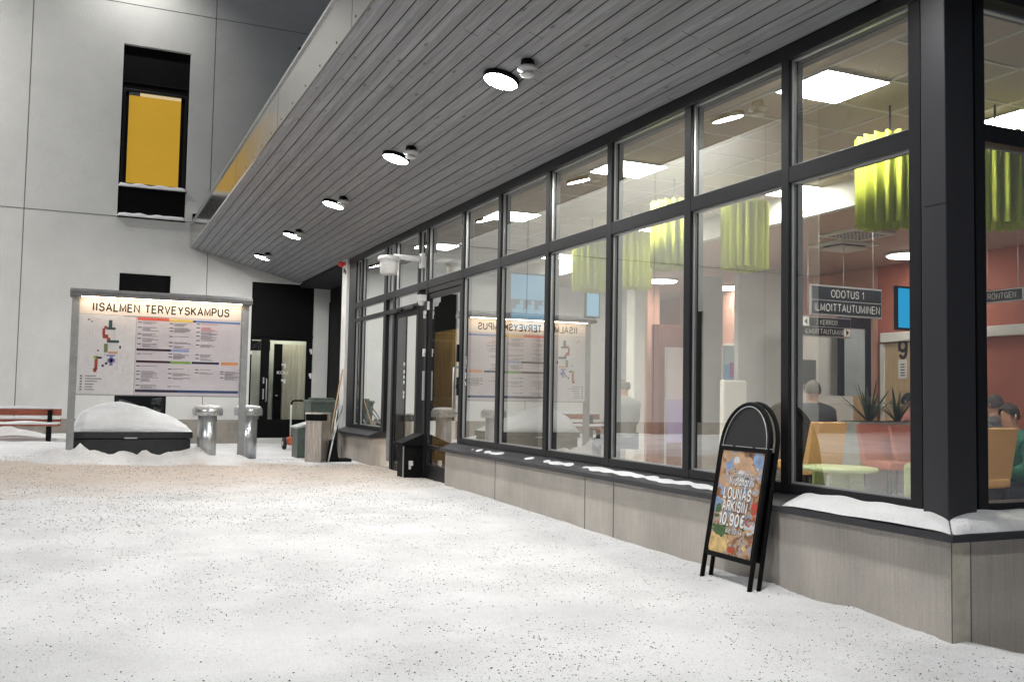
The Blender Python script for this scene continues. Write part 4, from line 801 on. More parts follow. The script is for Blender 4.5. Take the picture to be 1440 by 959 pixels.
E2 = Vector((4.40, 13.09, 3.12)) - Vector((A.x, A.y, 0))
mb = MB(); mb.tube([(.05, -.05, zc + .125), (E2.x * .55, E2.y * .55, zc + .10), (E2.x - .03, E2.y, 3.15)], [.03, .045, .055], 10); mb.build('arm', M_white, an)
mb = MB(); mb.box(E2.x - .03, E2.x + .022, E2.y - .06, E2.y + .06, 3.02, 3.24, bev=.01); mb.build('wall_bracket', M_white, an)
# camera notice sticker on the glass
st = thing('camera_notice_sticker', 'small vertical sticker with white arrow emblem on the glass right of the door', 'sticker', (XG - .004, 11.44, 0))
mb = MB(); mb.box(-.001, .001, -.045, .0, 1.28, 1.72); mb.build('backing', M_ink, st)
mb = MB()
for k in range(16):
    a0, a1 = 2 * PI * k / 16, 2 * PI * (k + 1) / 16; mb.quad(*[(-.002, -.0225 + .017 * r_ * math.cos(a), 1.61 + .085 * r_ * math.sin(a)) for r_, a in ((1, a0), (1, a1), (.75, a1), (.75, a0))])
mb.quad((-.002, -.03, 1.57), (-.002, -.015, 1.60), (-.002, -.015, 1.66), (-.002, -.03, 1.63)); mb.box(-.0025, -.002, -.038, -.007, 1.40, 1.48); mb.box(-.0025, -.002, -.038, -.007, 1.31, 1.36); mb.build('emblem', M_paper, st)

# ------------------------------------------------------------------ A-board
ab = thing('pavement_sign', 'black arched pavement sign with a lunch price poster leaning by the sill', 'A-board', (0, 0, 0))
O = Vector((4.09, 5.46, -.10)); TOP = Vector((4.315, 5.46, 1.165))
uz = (TOP - O).normalized(); uy = Vector((0, -1, 0)); un = uy.cross(uz).normalized()
if un.x > 0: un = -un
L = (TOP - O).length; HW = .28
SM = Matrix(((uy.x, uz.x, un.x, O.x), (uy.y, uz.y, un.y, O.y), (uy.z, uz.z, un.z, O.z), (0, 0, 0, 1)))     # local: x across (to the right), y up, z out to the viewer
R_ = HW - .012
def arch(r, ch, n_=20): return [(r * math.cos(PI * k / n_), ch + (r * 1.10) * math.sin(PI * k / n_), 0) for k in range(n_ + 1)]
CH = L - R_ * 1.10
mb = MB(); mb.T = SM; mb.tube([(R_, 0, 0)] + arch(R_, CH) + [(-R_, 0, 0)], .017, 10); mb.build('frame_tube', M_black, ab)
mb = MB(); mb.T = SM; mb.prism([(p[0] * .93, p[1] - .012) for p in arch(R_, CH)] + [(-R_ * .93, CH - .02), (R_ * .93, CH - .02)], 2, -.008, .004); mb.build('header_panel', mat('sign_black', (.010, .010, .011), .5), ab)
mb = MB(); mb.T = SM; mb.tube([(p[0] * .90, p[1] - .018, .010) for p in arch(R_, CH)], .0035, 6); mb.build('header_trim', M_silver, ab)
PZ0, PZ1 = .22, CH - .045; PWH = R_ - .03
mb = MB(); mb.T = SM
for a in ((-R_ + .01, R_ - .01, PZ0 - .035, PZ0), (-R_ + .01, R_ - .01, PZ1, PZ1 + .028), (-R_ + .008, -PWH, PZ0, PZ1), (PWH, R_ - .008, PZ0, PZ1)): mb.box(a[0], a[1], a[2], a[3], -.010, .012, bev=.003)
mb.build('poster_frame', M_black, ab)
mb = MB(); mb.T = SM
for x in (-.22, 0, .22): mb.box(x - .09, x + .09, PZ1 + .031, PZ1 + .036, -.002, .012)
mb.build('header_clips', M_silver, ab)
def poster_mat():
    m, nt, b = nt_new('food_poster'); b.inputs['Roughness'].default_value = .3
    tc = nt.nodes.new('ShaderNodeTexCoord'); mp = nt.nodes.new('ShaderNodeMapping'); mp.inputs['Scale'].default_value = (1, 1, 1); nt.links.new(tc.outputs['Object'], mp.inputs[0])
    n = nt.nodes.new('ShaderNodeTexNoise'); n.inputs['Scale'].default_value = 11; n.inputs['Detail'].default_value = 4; n.inputs['Distortion'].default_value = 1.2; nt.links.new(mp.outputs[0], n.inputs['Vector'])
    r = nt.nodes.new('ShaderNodeValToRGB'); cr_ = r.color_ramp; cr_.interpolation = 'EASE'
    cols = [(.28, (.07, .05, .05)), (.40, (.24, .13, .07)), (.47, (.50, .27, .13)), (.53, (.45, .38, .34)), (.60, (.22, .28, .40)), (.70, (.70, .60, .52))]
    cr_.elements[0].position, cr_.elements[0].color = cols[0][0], (*cols[0][1], 1); cr_.elements[1].position, cr_.elements[1].color = cols[-1][0], (*cols[-1][1], 1)
    for p, c in cols[1:-1]: e = cr_.elements.new(p); e.color = (*c, 1)
    nt.links.new(n.outputs[0], r.inputs[0]); nt.links.new(r.outputs[0], b.inputs['Base Color']); return m
pm = [poster_mat(), mat('p_blue', (.22, .32, .50), .4, nscale=14, namt=.4), mat('p_peach', (.52, .33, .20), .4, nscale=9, namt=.25), mat('p_bread', (.66, .46, .20), .4, nscale=25, namt=.35), mat('p_leaf', (.06, .12, .04), .4, nscale=60, namt=.7), mat('p_red', (.50, .06, .03), .4), mat('p_toast', (.26, .12, .05), .4, nscale=30, namt=.5), mat('p_white', (.62, .62, .64), .4, nscale=12, namt=.15)]
mb = MB(); mb.T = SM; mb.box(-PWH, PWH, PZ0, PZ1, -.004, .003, 0)
def blob(cx, cy, rx, ry, k, seed, z=.0036, rag=.25, n_=22):
    pts = []
    for i in range(n_):
        a = 2 * PI * i / n_; q = 1 + rag * nz(math.cos(a) * 1.6, math.sin(a) * 1.6, 1.5, seed)
        pts.append((max(-PWH, min(PWH, cx + rx * q * math.cos(a))), max(PZ0, min(PZ1, cy + ry * q * math.sin(a))), z))
    mb.add(pts, [tuple(range(n_))], k)
blob(-.04, .80, .17, .13, 2, 1, .0034, .5); blob(-.20, .60, .045, .12, 1, 3, .0036, .3); blob(-.13, .79, .06, .09, 1, 5, .0035, .6); blob(.10, .77, .08, .08, 2, 9, .0037, .5)
blob(.20, .56, .035, .045, 5, 4, .0038); blob(.18, .43, .06, .05, 7, 8, .0037, .5)
rb = random.Random(9)
for k in range(46): blob(rb.uniform(-.22, .22), rb.uniform(.24, .66), rb.uniform(.012, .045), rb.uniform(.010, .035), rb.choice((2, 0, 3, 6, 4, 5, 6, 6, 0, 0, 2)), k + 20, .0039 + .00002 * k, .6, 12)
for k in range(16): blob(rb.uniform(-.2, .2), rb.uniform(.68, .92), rb.uniform(.02, .06), rb.uniform(.02, .05), rb.choice((1, 2, 7, 0, 0, 2)), k + 80, .0038 + .00002 * k, .4, 16)
blob(-.14, .29, .115, .085, 3, 2, .0052, .3); blob(-.13, .375, .10, .035, 4, 7, .0054, .9)
for k in range(7):
    a = .5; x, y = .02 + .05 * (k % 4), .25 + .045 * (k // 2); mb.add([(x - .05, y - .012, .0042 + k * .0001), (x + .04, y + .035, .0042 + k * .0001), (x + .05, y + .012 + .012, .0042 + k * .0001), (x - .04, y - .035, .0042 + k * .0001)], [(0, 1, 2, 3)], 6 if k % 2 else 2)
mb.build('poster', pm, ab)
M_ltr = mat('poster_white_letter', (.85, .85, .84), .5)
def ptxt(s, size, y, x=0, sx=.75, wt=.2, shear=0, z=.0068, gap=.3):
    text('lettering_shadow', s, size, M_ink, ab, SM @ Matrix.Translation((x + .0035, y - .0035, z - .0012)), sx=sx, wt=wt + .02, shear=shear, gap=gap)
    text('lettering', s, size, M_ltr, ab, SM @ Matrix.Translation((x, y, z)), sx=sx, wt=wt, shear=shear, gap=gap)
ptxt('Suomen paras', .052, .785, .03, .66, .14, .15); ptxt('Ilvolangrilli', .082, .735, .03, .72, .17, .1)
ptxt('LOUNAS', .098, .645, .0, .80, .21, gap=.30); ptxt('ARKISIN', .094, .555, -.01, .78, .21, gap=.30); ptxt('10,90€', .104, .462, -.02, .90, .21, gap=.30); ptxt('klo 10-14', .05, .385, .02, .9, .16)
# rear frame of the A
O2 = Vector((4.15, 5.44, -.10)); T2 = Vector((4.352, 5.44, 1.15)); 
uz2 = (T2 - O2).normalized(); un2 = uy.cross(uz2).normalized(); un2 = -un2 if un2.x > 0 else un2
SM2 = Matrix(((uy.x, uz2.x, un2.x, O2.x), (uy.y, uz2.y, un2.y, O2.y), (uy.z, uz2.z, un2.z, O2.z), (0, 0, 0, 1)))
mb = MB(); mb.T = SM2; mb.tube([(R_, 0, 0)] + arch(R_, CH) + [(-R_, 0, 0)], .016, 10); mb.box(-R_, R_, .2, .95, -.006, .004); mb.build('rear_frame', M_black, ab)

# ------------------------------------------------------------------ things inside the hall
# ceiling light panels
PL = [(5.0, 5.40), (5.0, 8.33), (5.0, 11.26), (5.0, 14.19), (7.0, 5.40), (7.0, 8.33), (7.0, 11.26), (7.0, 14.19)]
ladj = ['large bright square light panel behind the corner window', 'square light panel seen through the third upper window', 'square light panel in the fifth upper window', 'farthest square light panel above the doors', 'bright panel light seen in the right-hand side window', 'panel light below the transom, beside the white bulkhead', 'panel light by the bulkhead behind the middle windows', 'farthest panel light beside the bulkhead']
for k, (x, y) in enumerate(PL):
    t = thing('panel_light', ladj[k], 'ceiling light', (x, y, 3.55), 0, 'square light panels in the tiled ceiling')
    hx = .30 if x < 6 else .30
    m_ = MB(); m_.box(-hx, hx, -.285, .285, -.012, .0, bev=.003); m_.build('frame', M_grid, t)
    m_ = MB(); m_.box(-hx + .012, hx - .012, -.273, .273, -.016, -.0125); m_.build('diffuser', M_panel, t)
M_round = emis('round_light', (1, .95, .88), 42)
for k, (x, y, lab) in enumerate(((9.1, 14.0, 'oval looking round light in the brown ceiling behind the middle window'), (10.35, 9.7, 'round light in the brown ceiling left of the corner post'), (10.7, 14.2, 'tiny round light deep in the hall above the poster'), (8.9, 6.2, 'round ceiling light above the red wall'))):
    t = thing('round_light', lab, 'ceiling light', (x, y, 3.265), 0, 'round lights in the brown ceiling')
    m_ = MB(); m_.lathe([(.30, -.001), (.31, -.03), (.28, -.035)], (0, 0, 0), 28); m_.build('rim', M_inw, t)
    m_ = MB(); m_.lathe([(.02, -.037), (.275, -.037), (.27, -.045), (.02, -.047)], (0, 0, 0), 28); m_.build('diffuser', M_round, t)
# AC cassettes
for k, (y, lab) in enumerate(((8.85, 'perforated white air vent in the brown ceiling'), (9.55, 'plain white square air unit hanging below the brown ceiling'))):
    t = thing('air_vent', lab, 'air vent', (8.6 + k * .45, y, 3.265), 0, 'ceiling air vents')
    m_ = MB(); m_.box(-.34, .34, -.3, .3, -.03, -.001, bev=.006); m_.build('frame', M_inw, t)
    m_ = MB()
    if k == 0:
        for i in range(9):
            for j in range(8): m_.box(-.26 + i * .06, -.225 + i * .06, -.23 + j * .06, -.205 + j * .06, -.033, -.0305)
        m_.build('perforations', M_ink, t)
    else: m_.box(-.24, .24, -.21, .21, -.075, -.05, bev=.01); m_.box(-.2, .2, -.17, .17, -.049, -.031, 1); m_.build('cover', [M_inw, M_ink], t)

# pleated lime lampshades
def shade_mesh():
    n = 168; vs = []; fs = []; H_ = .70
    for lvl in (0, 1):
        for i in range(n):
            a = 2 * PI * i / n; ph = (i / n * 17) % 1.0; w_ = .5 - .5 * math.cos(2 * PI * ph); sq = w_ ** .6
            r = .185 + .075 * sq + (.006 * math.sin(i * .7))
            z = (-H_ + .010 * math.sin(a * 3) + .005 * math.sin(a * 17 + 1)) if lvl == 0 else .007 * math.sin(a * 17)
            vs.append((r * math.cos(a), r * math.sin(a), z))
    for i in range(n): fs.append((i, (i + 1) % n, n + (i + 1) % n, n + i))
    b = len(vs); vs += [(v[0] * .965, v[1] * .965, v[2]) for v in vs[:b]]
    fs += [(b + (i + 1) % n, b + i, b + n + i, b + n + (i + 1) % n) for i in range(n)] + [(i, b + i, b + (i + 1) % n, (i + 1) % n) for i in range(n)] + [(n + (i + 1) % n, b + n + (i + 1) % n, b + n + i, n + i) for i in range(n)]
    return vs, fs
SV, SF = shade_mesh()
def make_shade():
    t = thing('pleated_lampshade', 'x', 'lampshade', (0, 0, 0), 0, 'lime green pleated lampshades')
    m_ = MB(); m_.add(SV, SF, 0, True); m_.build('pleated_shade', M_lime, t)
    m_ = MB(); m_.tube([(0, 0, .26), (0, 0, -.2)], .008); m_.build('cord', M_ink, t)
    m_ = MB(); m_.lathe([(.0, -.30), (.04, -.28), (.045, -.24), (.02, -.2)], (0, 0, 0), 12); m_.build('bulb', emis('bulb_glow', (1, .75, .45), 4) if 'bulb_glow' not in bpy.data.materials else bpy.data.materials['bulb_glow'], t)
    return t
s0 = make_shade()
SH = [((1252, 256), 5.95, 'vivid lime lampshade left of the corner post'), ((1400, 256), 6.9, 'lime lampshade seen through the right-hand side window'), ((1047, 333), 6.05, 'lime lampshade behind the second large window, under its transom'), ((948, 331), 6.1, 'bright lime lampshade right edge of the third large window'), ((888, 367), 6.55, 'dim lime lampshade at the left of the third large window'), ((832, 372), 6.6, 'faint lime lampshade behind the fourth large window')]
for k, ((px, py), xx, lab) in enumerate(SH):
    P = AT(px, py, 0, xx); 
    # depth chosen so that all hang at one height
    r = CAMROT @ Vector((px - 720, -(py - 479.5), -FPX)); tt = (2.93 - CAMLOC.z) / r.z; P = CAMLOC + r * tt
    o = s0 if k == 0 else copy_tree(s0); o.location = (P.x, P.y, 3.28); o.rotation_euler.z = k * .7; o['label'] = lab

# hanging signs
def hsign(lab, x0, x1, y, z0, z1, rows_, tsz, arrows=None):
    t = thing('hanging_sign', lab, 'sign', (0, y, 0), 0)
    m_ = MB(); m_.box(x0 - .012, x1 + .012, -.008, .02, z0 - .012, z1 + .012, bev=.003); m_.build('sign_frame', M_silver, t)
    hh = (z1 - z0) / len(rows_)
    for i, s_ in enumerate(rows_):
        m_ = MB(); zz = z1 - (i + 1) * hh
        m_.box(x0, x1, -.014, -.009, zz + .006, zz + hh - .006); m_.build('sign_plate', M_sgn, t)
        text('sign_text', s_, tsz, M_paper, t, face_my((x0 + x1) / 2, -.0165, zz + hh / 2), sx=1.0, wt=.11, gap=.26)
    m_ = MB(); m_.tube([(x0 + .1, 0, z1), (x0 + .1, 0, 3.26)], .004); m_.tube([(x1 - .1, 0, z1), (x1 - .1, 0, 3.26)], .004); m_.build('hanger', M_silver, t)
    if arrows:
        for i, (side, d_) in enumerate(arrows):
            zz = z1 - (i + .5) * hh; xa = x0 + .055 if side < 0 else x1 - .055
            m_ = MB(); m_.box(xa - .05, xa + .05, -.017, -.0145, zz - hh / 2 + .006, zz + hh / 2 - .006, 0); m_.add([(xa - .02 * d_, -.0175, zz - .04), (xa - .02 * d_, -.0175, zz + .04), (xa + .025 * d_, -.0175, zz)], [(0, 1, 2)], 1); m_.build('arrow', [M_paper, M_ink], t)
a, b = AT(1141, 421, 1, 7.5), AT(1238, 421, 1, 7.5); zt = AT(1190, 405, 1, 7.5).z; zb_ = AT(1190, 444, 1, 7.5).z
hsign('black hanging sign reading ODOTUS 1 ILMOITTAUTUMINEN', a.x, b.x, 7.5, zb_, zt, ['ODOTUS 1', 'ILMOITTAUTUMINEN'], .098)
a, b = AT(1127, 459, 1, 9.0), AT(1195, 459, 1, 9.0); zt = AT(1160, 447, 1, 9.).z; zb_ = AT(1160, 473, 1, 9.).z
hsign('smaller hanging sign reading 2 KERROS with arrows, behind the larger sign', a.x, b.x, 9.0, zb_, zt, ['2 KERROS', 'ILMOITTAUTUMINEN'], .075, [(-1, -1), (1, 1)])
P = AT(1411, 416, 0, 9.6); t = thing('rontgen_sign', 'small dark sign reading RÖNTGEN on the red wall side', 'sign', tuple(P))
mb = MB(); mb.box(-.02, 0, -.27, .27, -.075, .075, bev=.003); mb.build('sign_frame', M_silver, t)
mb = MB(); mb.box(-.026, -.021, -.255, .255, -.06, .06); mb.build('sign_plate', M_sgn, t); text('sign_text', 'RÖNTGEN', .085, M_paper, t, face_mx(-.028, 0, 0), sx=1.0, wt=.11)
mb = MB(); mb.tube([(-.01, -.2, .07), (-.01, -.2, 3.265 - P.z)], .004); mb.tube([(-.01, .2, .07), (-.01, .2, 3.265 - P.z)], .004); mb.build('hanger', M_silver, t)
# door 9
dn = thing('numbered_room_door', 'light wooden room door with a big number 9', 'door', (0, 0, 0))
mb = MB(); mb.box(10.94, 10.984, 9.75, 10.70, 0, 2.07, bev=.004); mb.build('leaf', M_birch, dn)
mb = MB(); mb.box(10.92, 10.984, 10.705, 10.78, 0, 2.07); mb.box(10.92, 10.984, 9.66, 9.745, 0, 2.07); mb.build('jamb', M_inw, dn)
text('number', '9', .34, M_ink, dn, face_mx(10.935, AT(1270, 490, 0, 10.94).y, AT(1270, 491, 0, 10.94).z), sx=1.05, wt=.2)
q = AT(1270, 519, 0, 10.94); mb = MB(); mb.box(10.93, 10.938, q.y - .08, q.y + .08, q.z - .14, q.z + .14); mb.build('notice', M_paper, dn)
mb = MB(); 
for i in range(5): mb.box(10.9285, 10.9295, q.y - .04, q.y + .04, q.z - .10 + i * .04, q.z - .085 + i * .04)
q = AT(1270, 472, 0, 10.94); mb.box(10.933, 10.938, q.y - .09, q.y + .09, 1.95, 1.98); mb.build('small_print', M_ink, dn)
# glazed reception door and white partition behind the signs
P0, P1 = AT(1181, 500, 1, 10.9), AT(1247, 500, 1, 10.9)
rd = thing('reception_screen', 'pale glazed screen with dark frame behind the hanging signs', 'glass screen', (0, 10.9, 0))
mb = MB(); x0, x1 = P0.x, min(P1.x, 10.86); mb.box(x0, x1, .0, .05, 2.3, 2.9); mb.box(x0, x0 + .09, 0, .05, 0, 2.3); mb.box(x1 - .1, x1, 0, .05, 0, 2.3); mb.box(x0 + .09, x1 - .1, 0, .05, 0, .1); mb.build('frame', M_frame, rd)
mb = MB(); mb.box(x0 + .09, x1 - .1, .02, .03, .1, 2.3); mb.build('frosted_pane', mat('frosted', (.40, .46, .48), .3, nscale=2, namt=.1), rd)
P0, P1 = AT(1120, 500, 1, 11.1), AT(1181, 500, 1, 11.1)
mb = MB(); mb.box(P0.x - .05, P1.x, 11.1, 11.25, 0, 2.35, bev=.004); o = mb.build('reception_wall', M_inw, None); tag(o, 'white wall left of the glazed reception screen', 'wall')
P = AT(1139, 523, 1, 11.0); o = MB().box(P.x - .22, P.x + .12, 11.0, 11.08, P.z - .18, P.z + .18, bev=.01).build('dark_monitor', M_sgn); tag(o, 'dark grey monitor on the white reception wall above the man', 'monitor')
# screens
for (px0, px1, py0, py1, yv, m_, nm, lab) in ((1264, 1292, 405, 462, 9.0, M_tv, 'wall_screen', 'cyan screen beside the dark post, above door nine'), (719, 768, 385, 465, 13.5, M_tvd, 'queue_screen', 'large pale blue screen above the reflected board title'), (826, 842, 408, 445, 13.5, M_tvd, 'angled_screen', 'small tilted cyan screen behind the fourth large window')):
    a, b = AT(px0, py0, 1, yv), AT(px1, py1, 1, yv); t = thing(nm, lab, 'screen', (0, yv, 0))
    mm = MB(); mm.box(a.x - .03, b.x + .03, .012, .06, b.z - .03, a.z + .03, bev=.004); mm.build('casing', M_black, t)
    mm = MB(); mm.box(a.x, b.x, .0, .011, b.z, a.z)
    if nm == 'queue_screen':
        w_ = b.x - a.x; h_ = a.z - b.z
        mm = MB(); mm.box(a.x, b.x, .0, .011, b.z + h_ * .55, a.z, 0); mm.box(a.x, b.x, .0, .011, b.z, b.z + h_ * .549, 1)
        for i in range(9):
            cx = a.x + w_ * (.08 + .105 * i); hh = h_ * (.30 + .08 * ((i * 7) % 3)); mm.box(cx - .035, cx + .035, -.002, -.0005, b.z + .002, b.z + hh, 0); mm.lathe([(.0, -.03), (.028, -.02), (.03, .01), (.0, .035)], (cx, -.006, b.z + hh + .035), 8)
        mm.build('display', [m_, emis('screen_dim', (.16, .20, .24), .8)], t)
    else: mm.build('display', m_, t)
# wall posters
for (px0, px1, py0, py1, yv, c1, c2, lab) in ((938, 960, 488, 622, 12.6, (.60, .52, .55), (.42, .34, .60), 'tall pink and lilac banner beside the red cabinet'), (1018, 1034, 486, 534, 12.0, (.62, .72, .78), (.20, .45, .75), 'white poster with blue and magenta blocks behind the second window')):
    a, b = AT(px0, py0, 1, yv), AT(px1, py1, 1, yv); t = thing('banner_poster', lab, 'poster', (0, yv, 0)); hh = a.z - b.z
    mm = MB(); mm.box(a.x, b.x, 0, .02, b.z + hh * .45, a.z, 0); mm.box(a.x, b.x, 0, .02, b.z, b.z + hh * .449, 1)
    if 'magenta' in lab: mm.box((a.x + b.x) / 2, b.x, -.004, -.0005, b.z + .03, b.z + hh * .5, 2)
    mm.build('print', [mat('po_a' + lab[:4], c1, .6), mat('po_b' + lab[:4], c2, .6), mat('po_c' + lab[:4], (.50, .12, .48), .6)], t)
    mm = MB(); mm.box(a.x - .02, a.x - .001, -.01, .03, 0.0, a.z); mm.box(b.x + .001, b.x + .02, -.01, .03, 0, a.z); mm.build('stand', M_silver, t)
a, b = AT(1017, 534, 1, 11.4), AT(1051, 534, 1, 11.4); o = MB().box(a.x, b.x, 11.4, 11.5, 0, a.z, bev=.03).build('white_partition', M_inw); tag(o, 'low white rounded partition under the blue and magenta poster', 'partition')
a, b = AT(1152, 556, 1, 10.4), AT(1200, 556, 1, 10.4)
o = MB().prism([(a.x - .3, 0), (a.x - .3, a.z), (b.x - .25, a.z), (b.x, a.z), (b.x, 0)], 1, 10.4, 10.5).build('white_counter_end', M_inw); tag(o, 'white high backed counter end behind the seated man', 'counter')
a, b = AT(1200, 556, 1, 10.9), AT(1262, 556, 1, 10.9)
o = MB().box(a.x, b.x, 10.9, 11.0, 0, a.z, bev=.01).build('tan_partition', M_birch); tag(o, 'tan panel behind the agave plants', 'partition')

# chairs
def lounge(lab, x, y, rz, m_, wdt=.5, grp='lounge chairs', bh=.95):
    t = thing('lounge_chair', lab, 'chair', (x, y, 0), rz, grp)
    q = MB(); q.box(-wdt / 2, wdt / 2, -.28, .22, .36, .46, bev=.03); q.build('seat', m_, t)
    q = MB(); q.prism([(.20, .40), (.30, bh), (.26, bh + .01), (.12, .44)], 0, -wdt / 2, wdt / 2); q.build('backrest', m_, t)
    for sx in (-1, 1):
        for sy in (-.22, .2): q = MB(); q.tube([(sx * (wdt / 2 - .05), sy, .37), (sx * (wdt / 2 - .04), sy * 1.1, 0)], .015); q.build('leg', M_frame, t)
    return t
def cx_at(px, y): return AT(px, 600, 1, y).x
xa = cx_at(1165, 8.35); lounge('orange lounge chair with its back to the window, under the seated man', xa, 8.62, PI, M_seato, .50)
lounge('orange lounge chair next to the seated man, left of the first', cx_at(1143, 9.0), 9.25, PI + .35, M_seato, .46)
xr = cx_at(1228, 9.25); lounge('red lounge chair in front of the agave planter', xr, 9.0, 0, M_seatr, .50, bh=.90)
lounge('red lounge chair half hidden by the dark corner post', cx_at(1272, 9.0), 8.75, 0, M_seatr, .46, bh=.90)
xo = cx_at(1403, 6.65); lounge('pale orange lounge chair in the right-hand side window', xo, 6.9, PI, M_seato, .46)
# green table and green stool
tb = thing('green_side_table', 'low round green table with slab legs by the window', 'table', (0, 0, 0))
c = AT(1178, 656, 2, .50); q = MB(); q.lathe([(.40, .46), (.41, .47), (.41, .49), (.40, .50)], (c.x, c.y, 0), 36); q.build('tabletop', M_lime2, tb)
for dx, dy in ((-.12, -.12), (.17, -.10), (.25, .12), (-.05, .22)): q = MB(); q.box(c.x + dx - .09, c.x + dx + .09, c.y + dy - .02, c.y + dy + .02, 0, .459, bev=.01); q.build('leg', M_lime2, tb)
q = MB(); q.box(cx_at(1268, 8.0), cx_at(1268, 8.0) + .45, 7.6, 8.0, 0, .52, bev=.05); o = q.build('green_stool', M_lime2); tag(o, 'green upholstered block seat at the foot of the corner post', 'seat')
# planter with agaves
pl = thing('agave_planter', 'grey planter box holding spiky agave plants behind the red chairs', 'planter', (0, 0, 0))
px0, px1 = cx_at(1203, 9.5), cx_at(1292, 9.5)
q = MB(); q.box(px0, px1, 9.42, 9.8, 0, .93, bev=.01); q.build('box', M_pot, pl)
q = MB(); q.box(px0 + .02, px1 - .02, 9.44, 9.78, .931, .94); q.build('soil', M_soil, pl)
rr = random.Random(5)
def agave(px, lab, n_=17, s=1.0):
    cx_ = cx_at(px, 9.6); t = thing('agave_plant', lab, 'plant', (cx_, 9.6, .935), 0, 'agaves in the grey planter')
    q = MB()
    for k in range(n_):
        a = 2 * PI * k / n_ + rr.uniform(-.2, .2); lean = rr.uniform(.18, .85); L_ = rr.uniform(.32, .56) * s; wv = .02 + .008 * rr.random(); pts = []; st_ = 6
        for i in range(st_ + 1):
            u = i / st_; rad = L_ * lean * (u ** 1.15); zz = L_ * math.sqrt(max(.1, 1 - lean * lean * .7)) * u - .03 * u * u * lean; ww = wv * (1 - u) ** .7 * (1 + .6 * u)
            c_ = Vector((math.cos(a) * (rad + .02), math.sin(a) * (rad + .02), zz)); sd = Vector((-math.sin(a), math.cos(a), 0)) * ww; dn_ = Vector((math.cos(a), math.sin(a), 0)) * .010 * (1 - u) + Vector((0, 0, -.006 * (1 - u)))
            pts += [tuple(c_ - sd), tuple(c_ + dn_), tuple(c_ + sd), tuple(c_ - dn_ * .3)]
        fs = []
        for i in range(st_):
            for j in range(4): fs.append((i * 4 + j, i * 4 + (j + 1) % 4, (i + 1) * 4 + (j + 1) % 4, (i + 1) * 4 + j))
        q.add(pts, fs, 0, True)
    q.build('leaves', M_leaf, t)
agave(1222, 'left agave with long dark spikes in the planter', 19, 1.1); agave(1262, 'right agave beside the dark corner post', 17, 1.0)

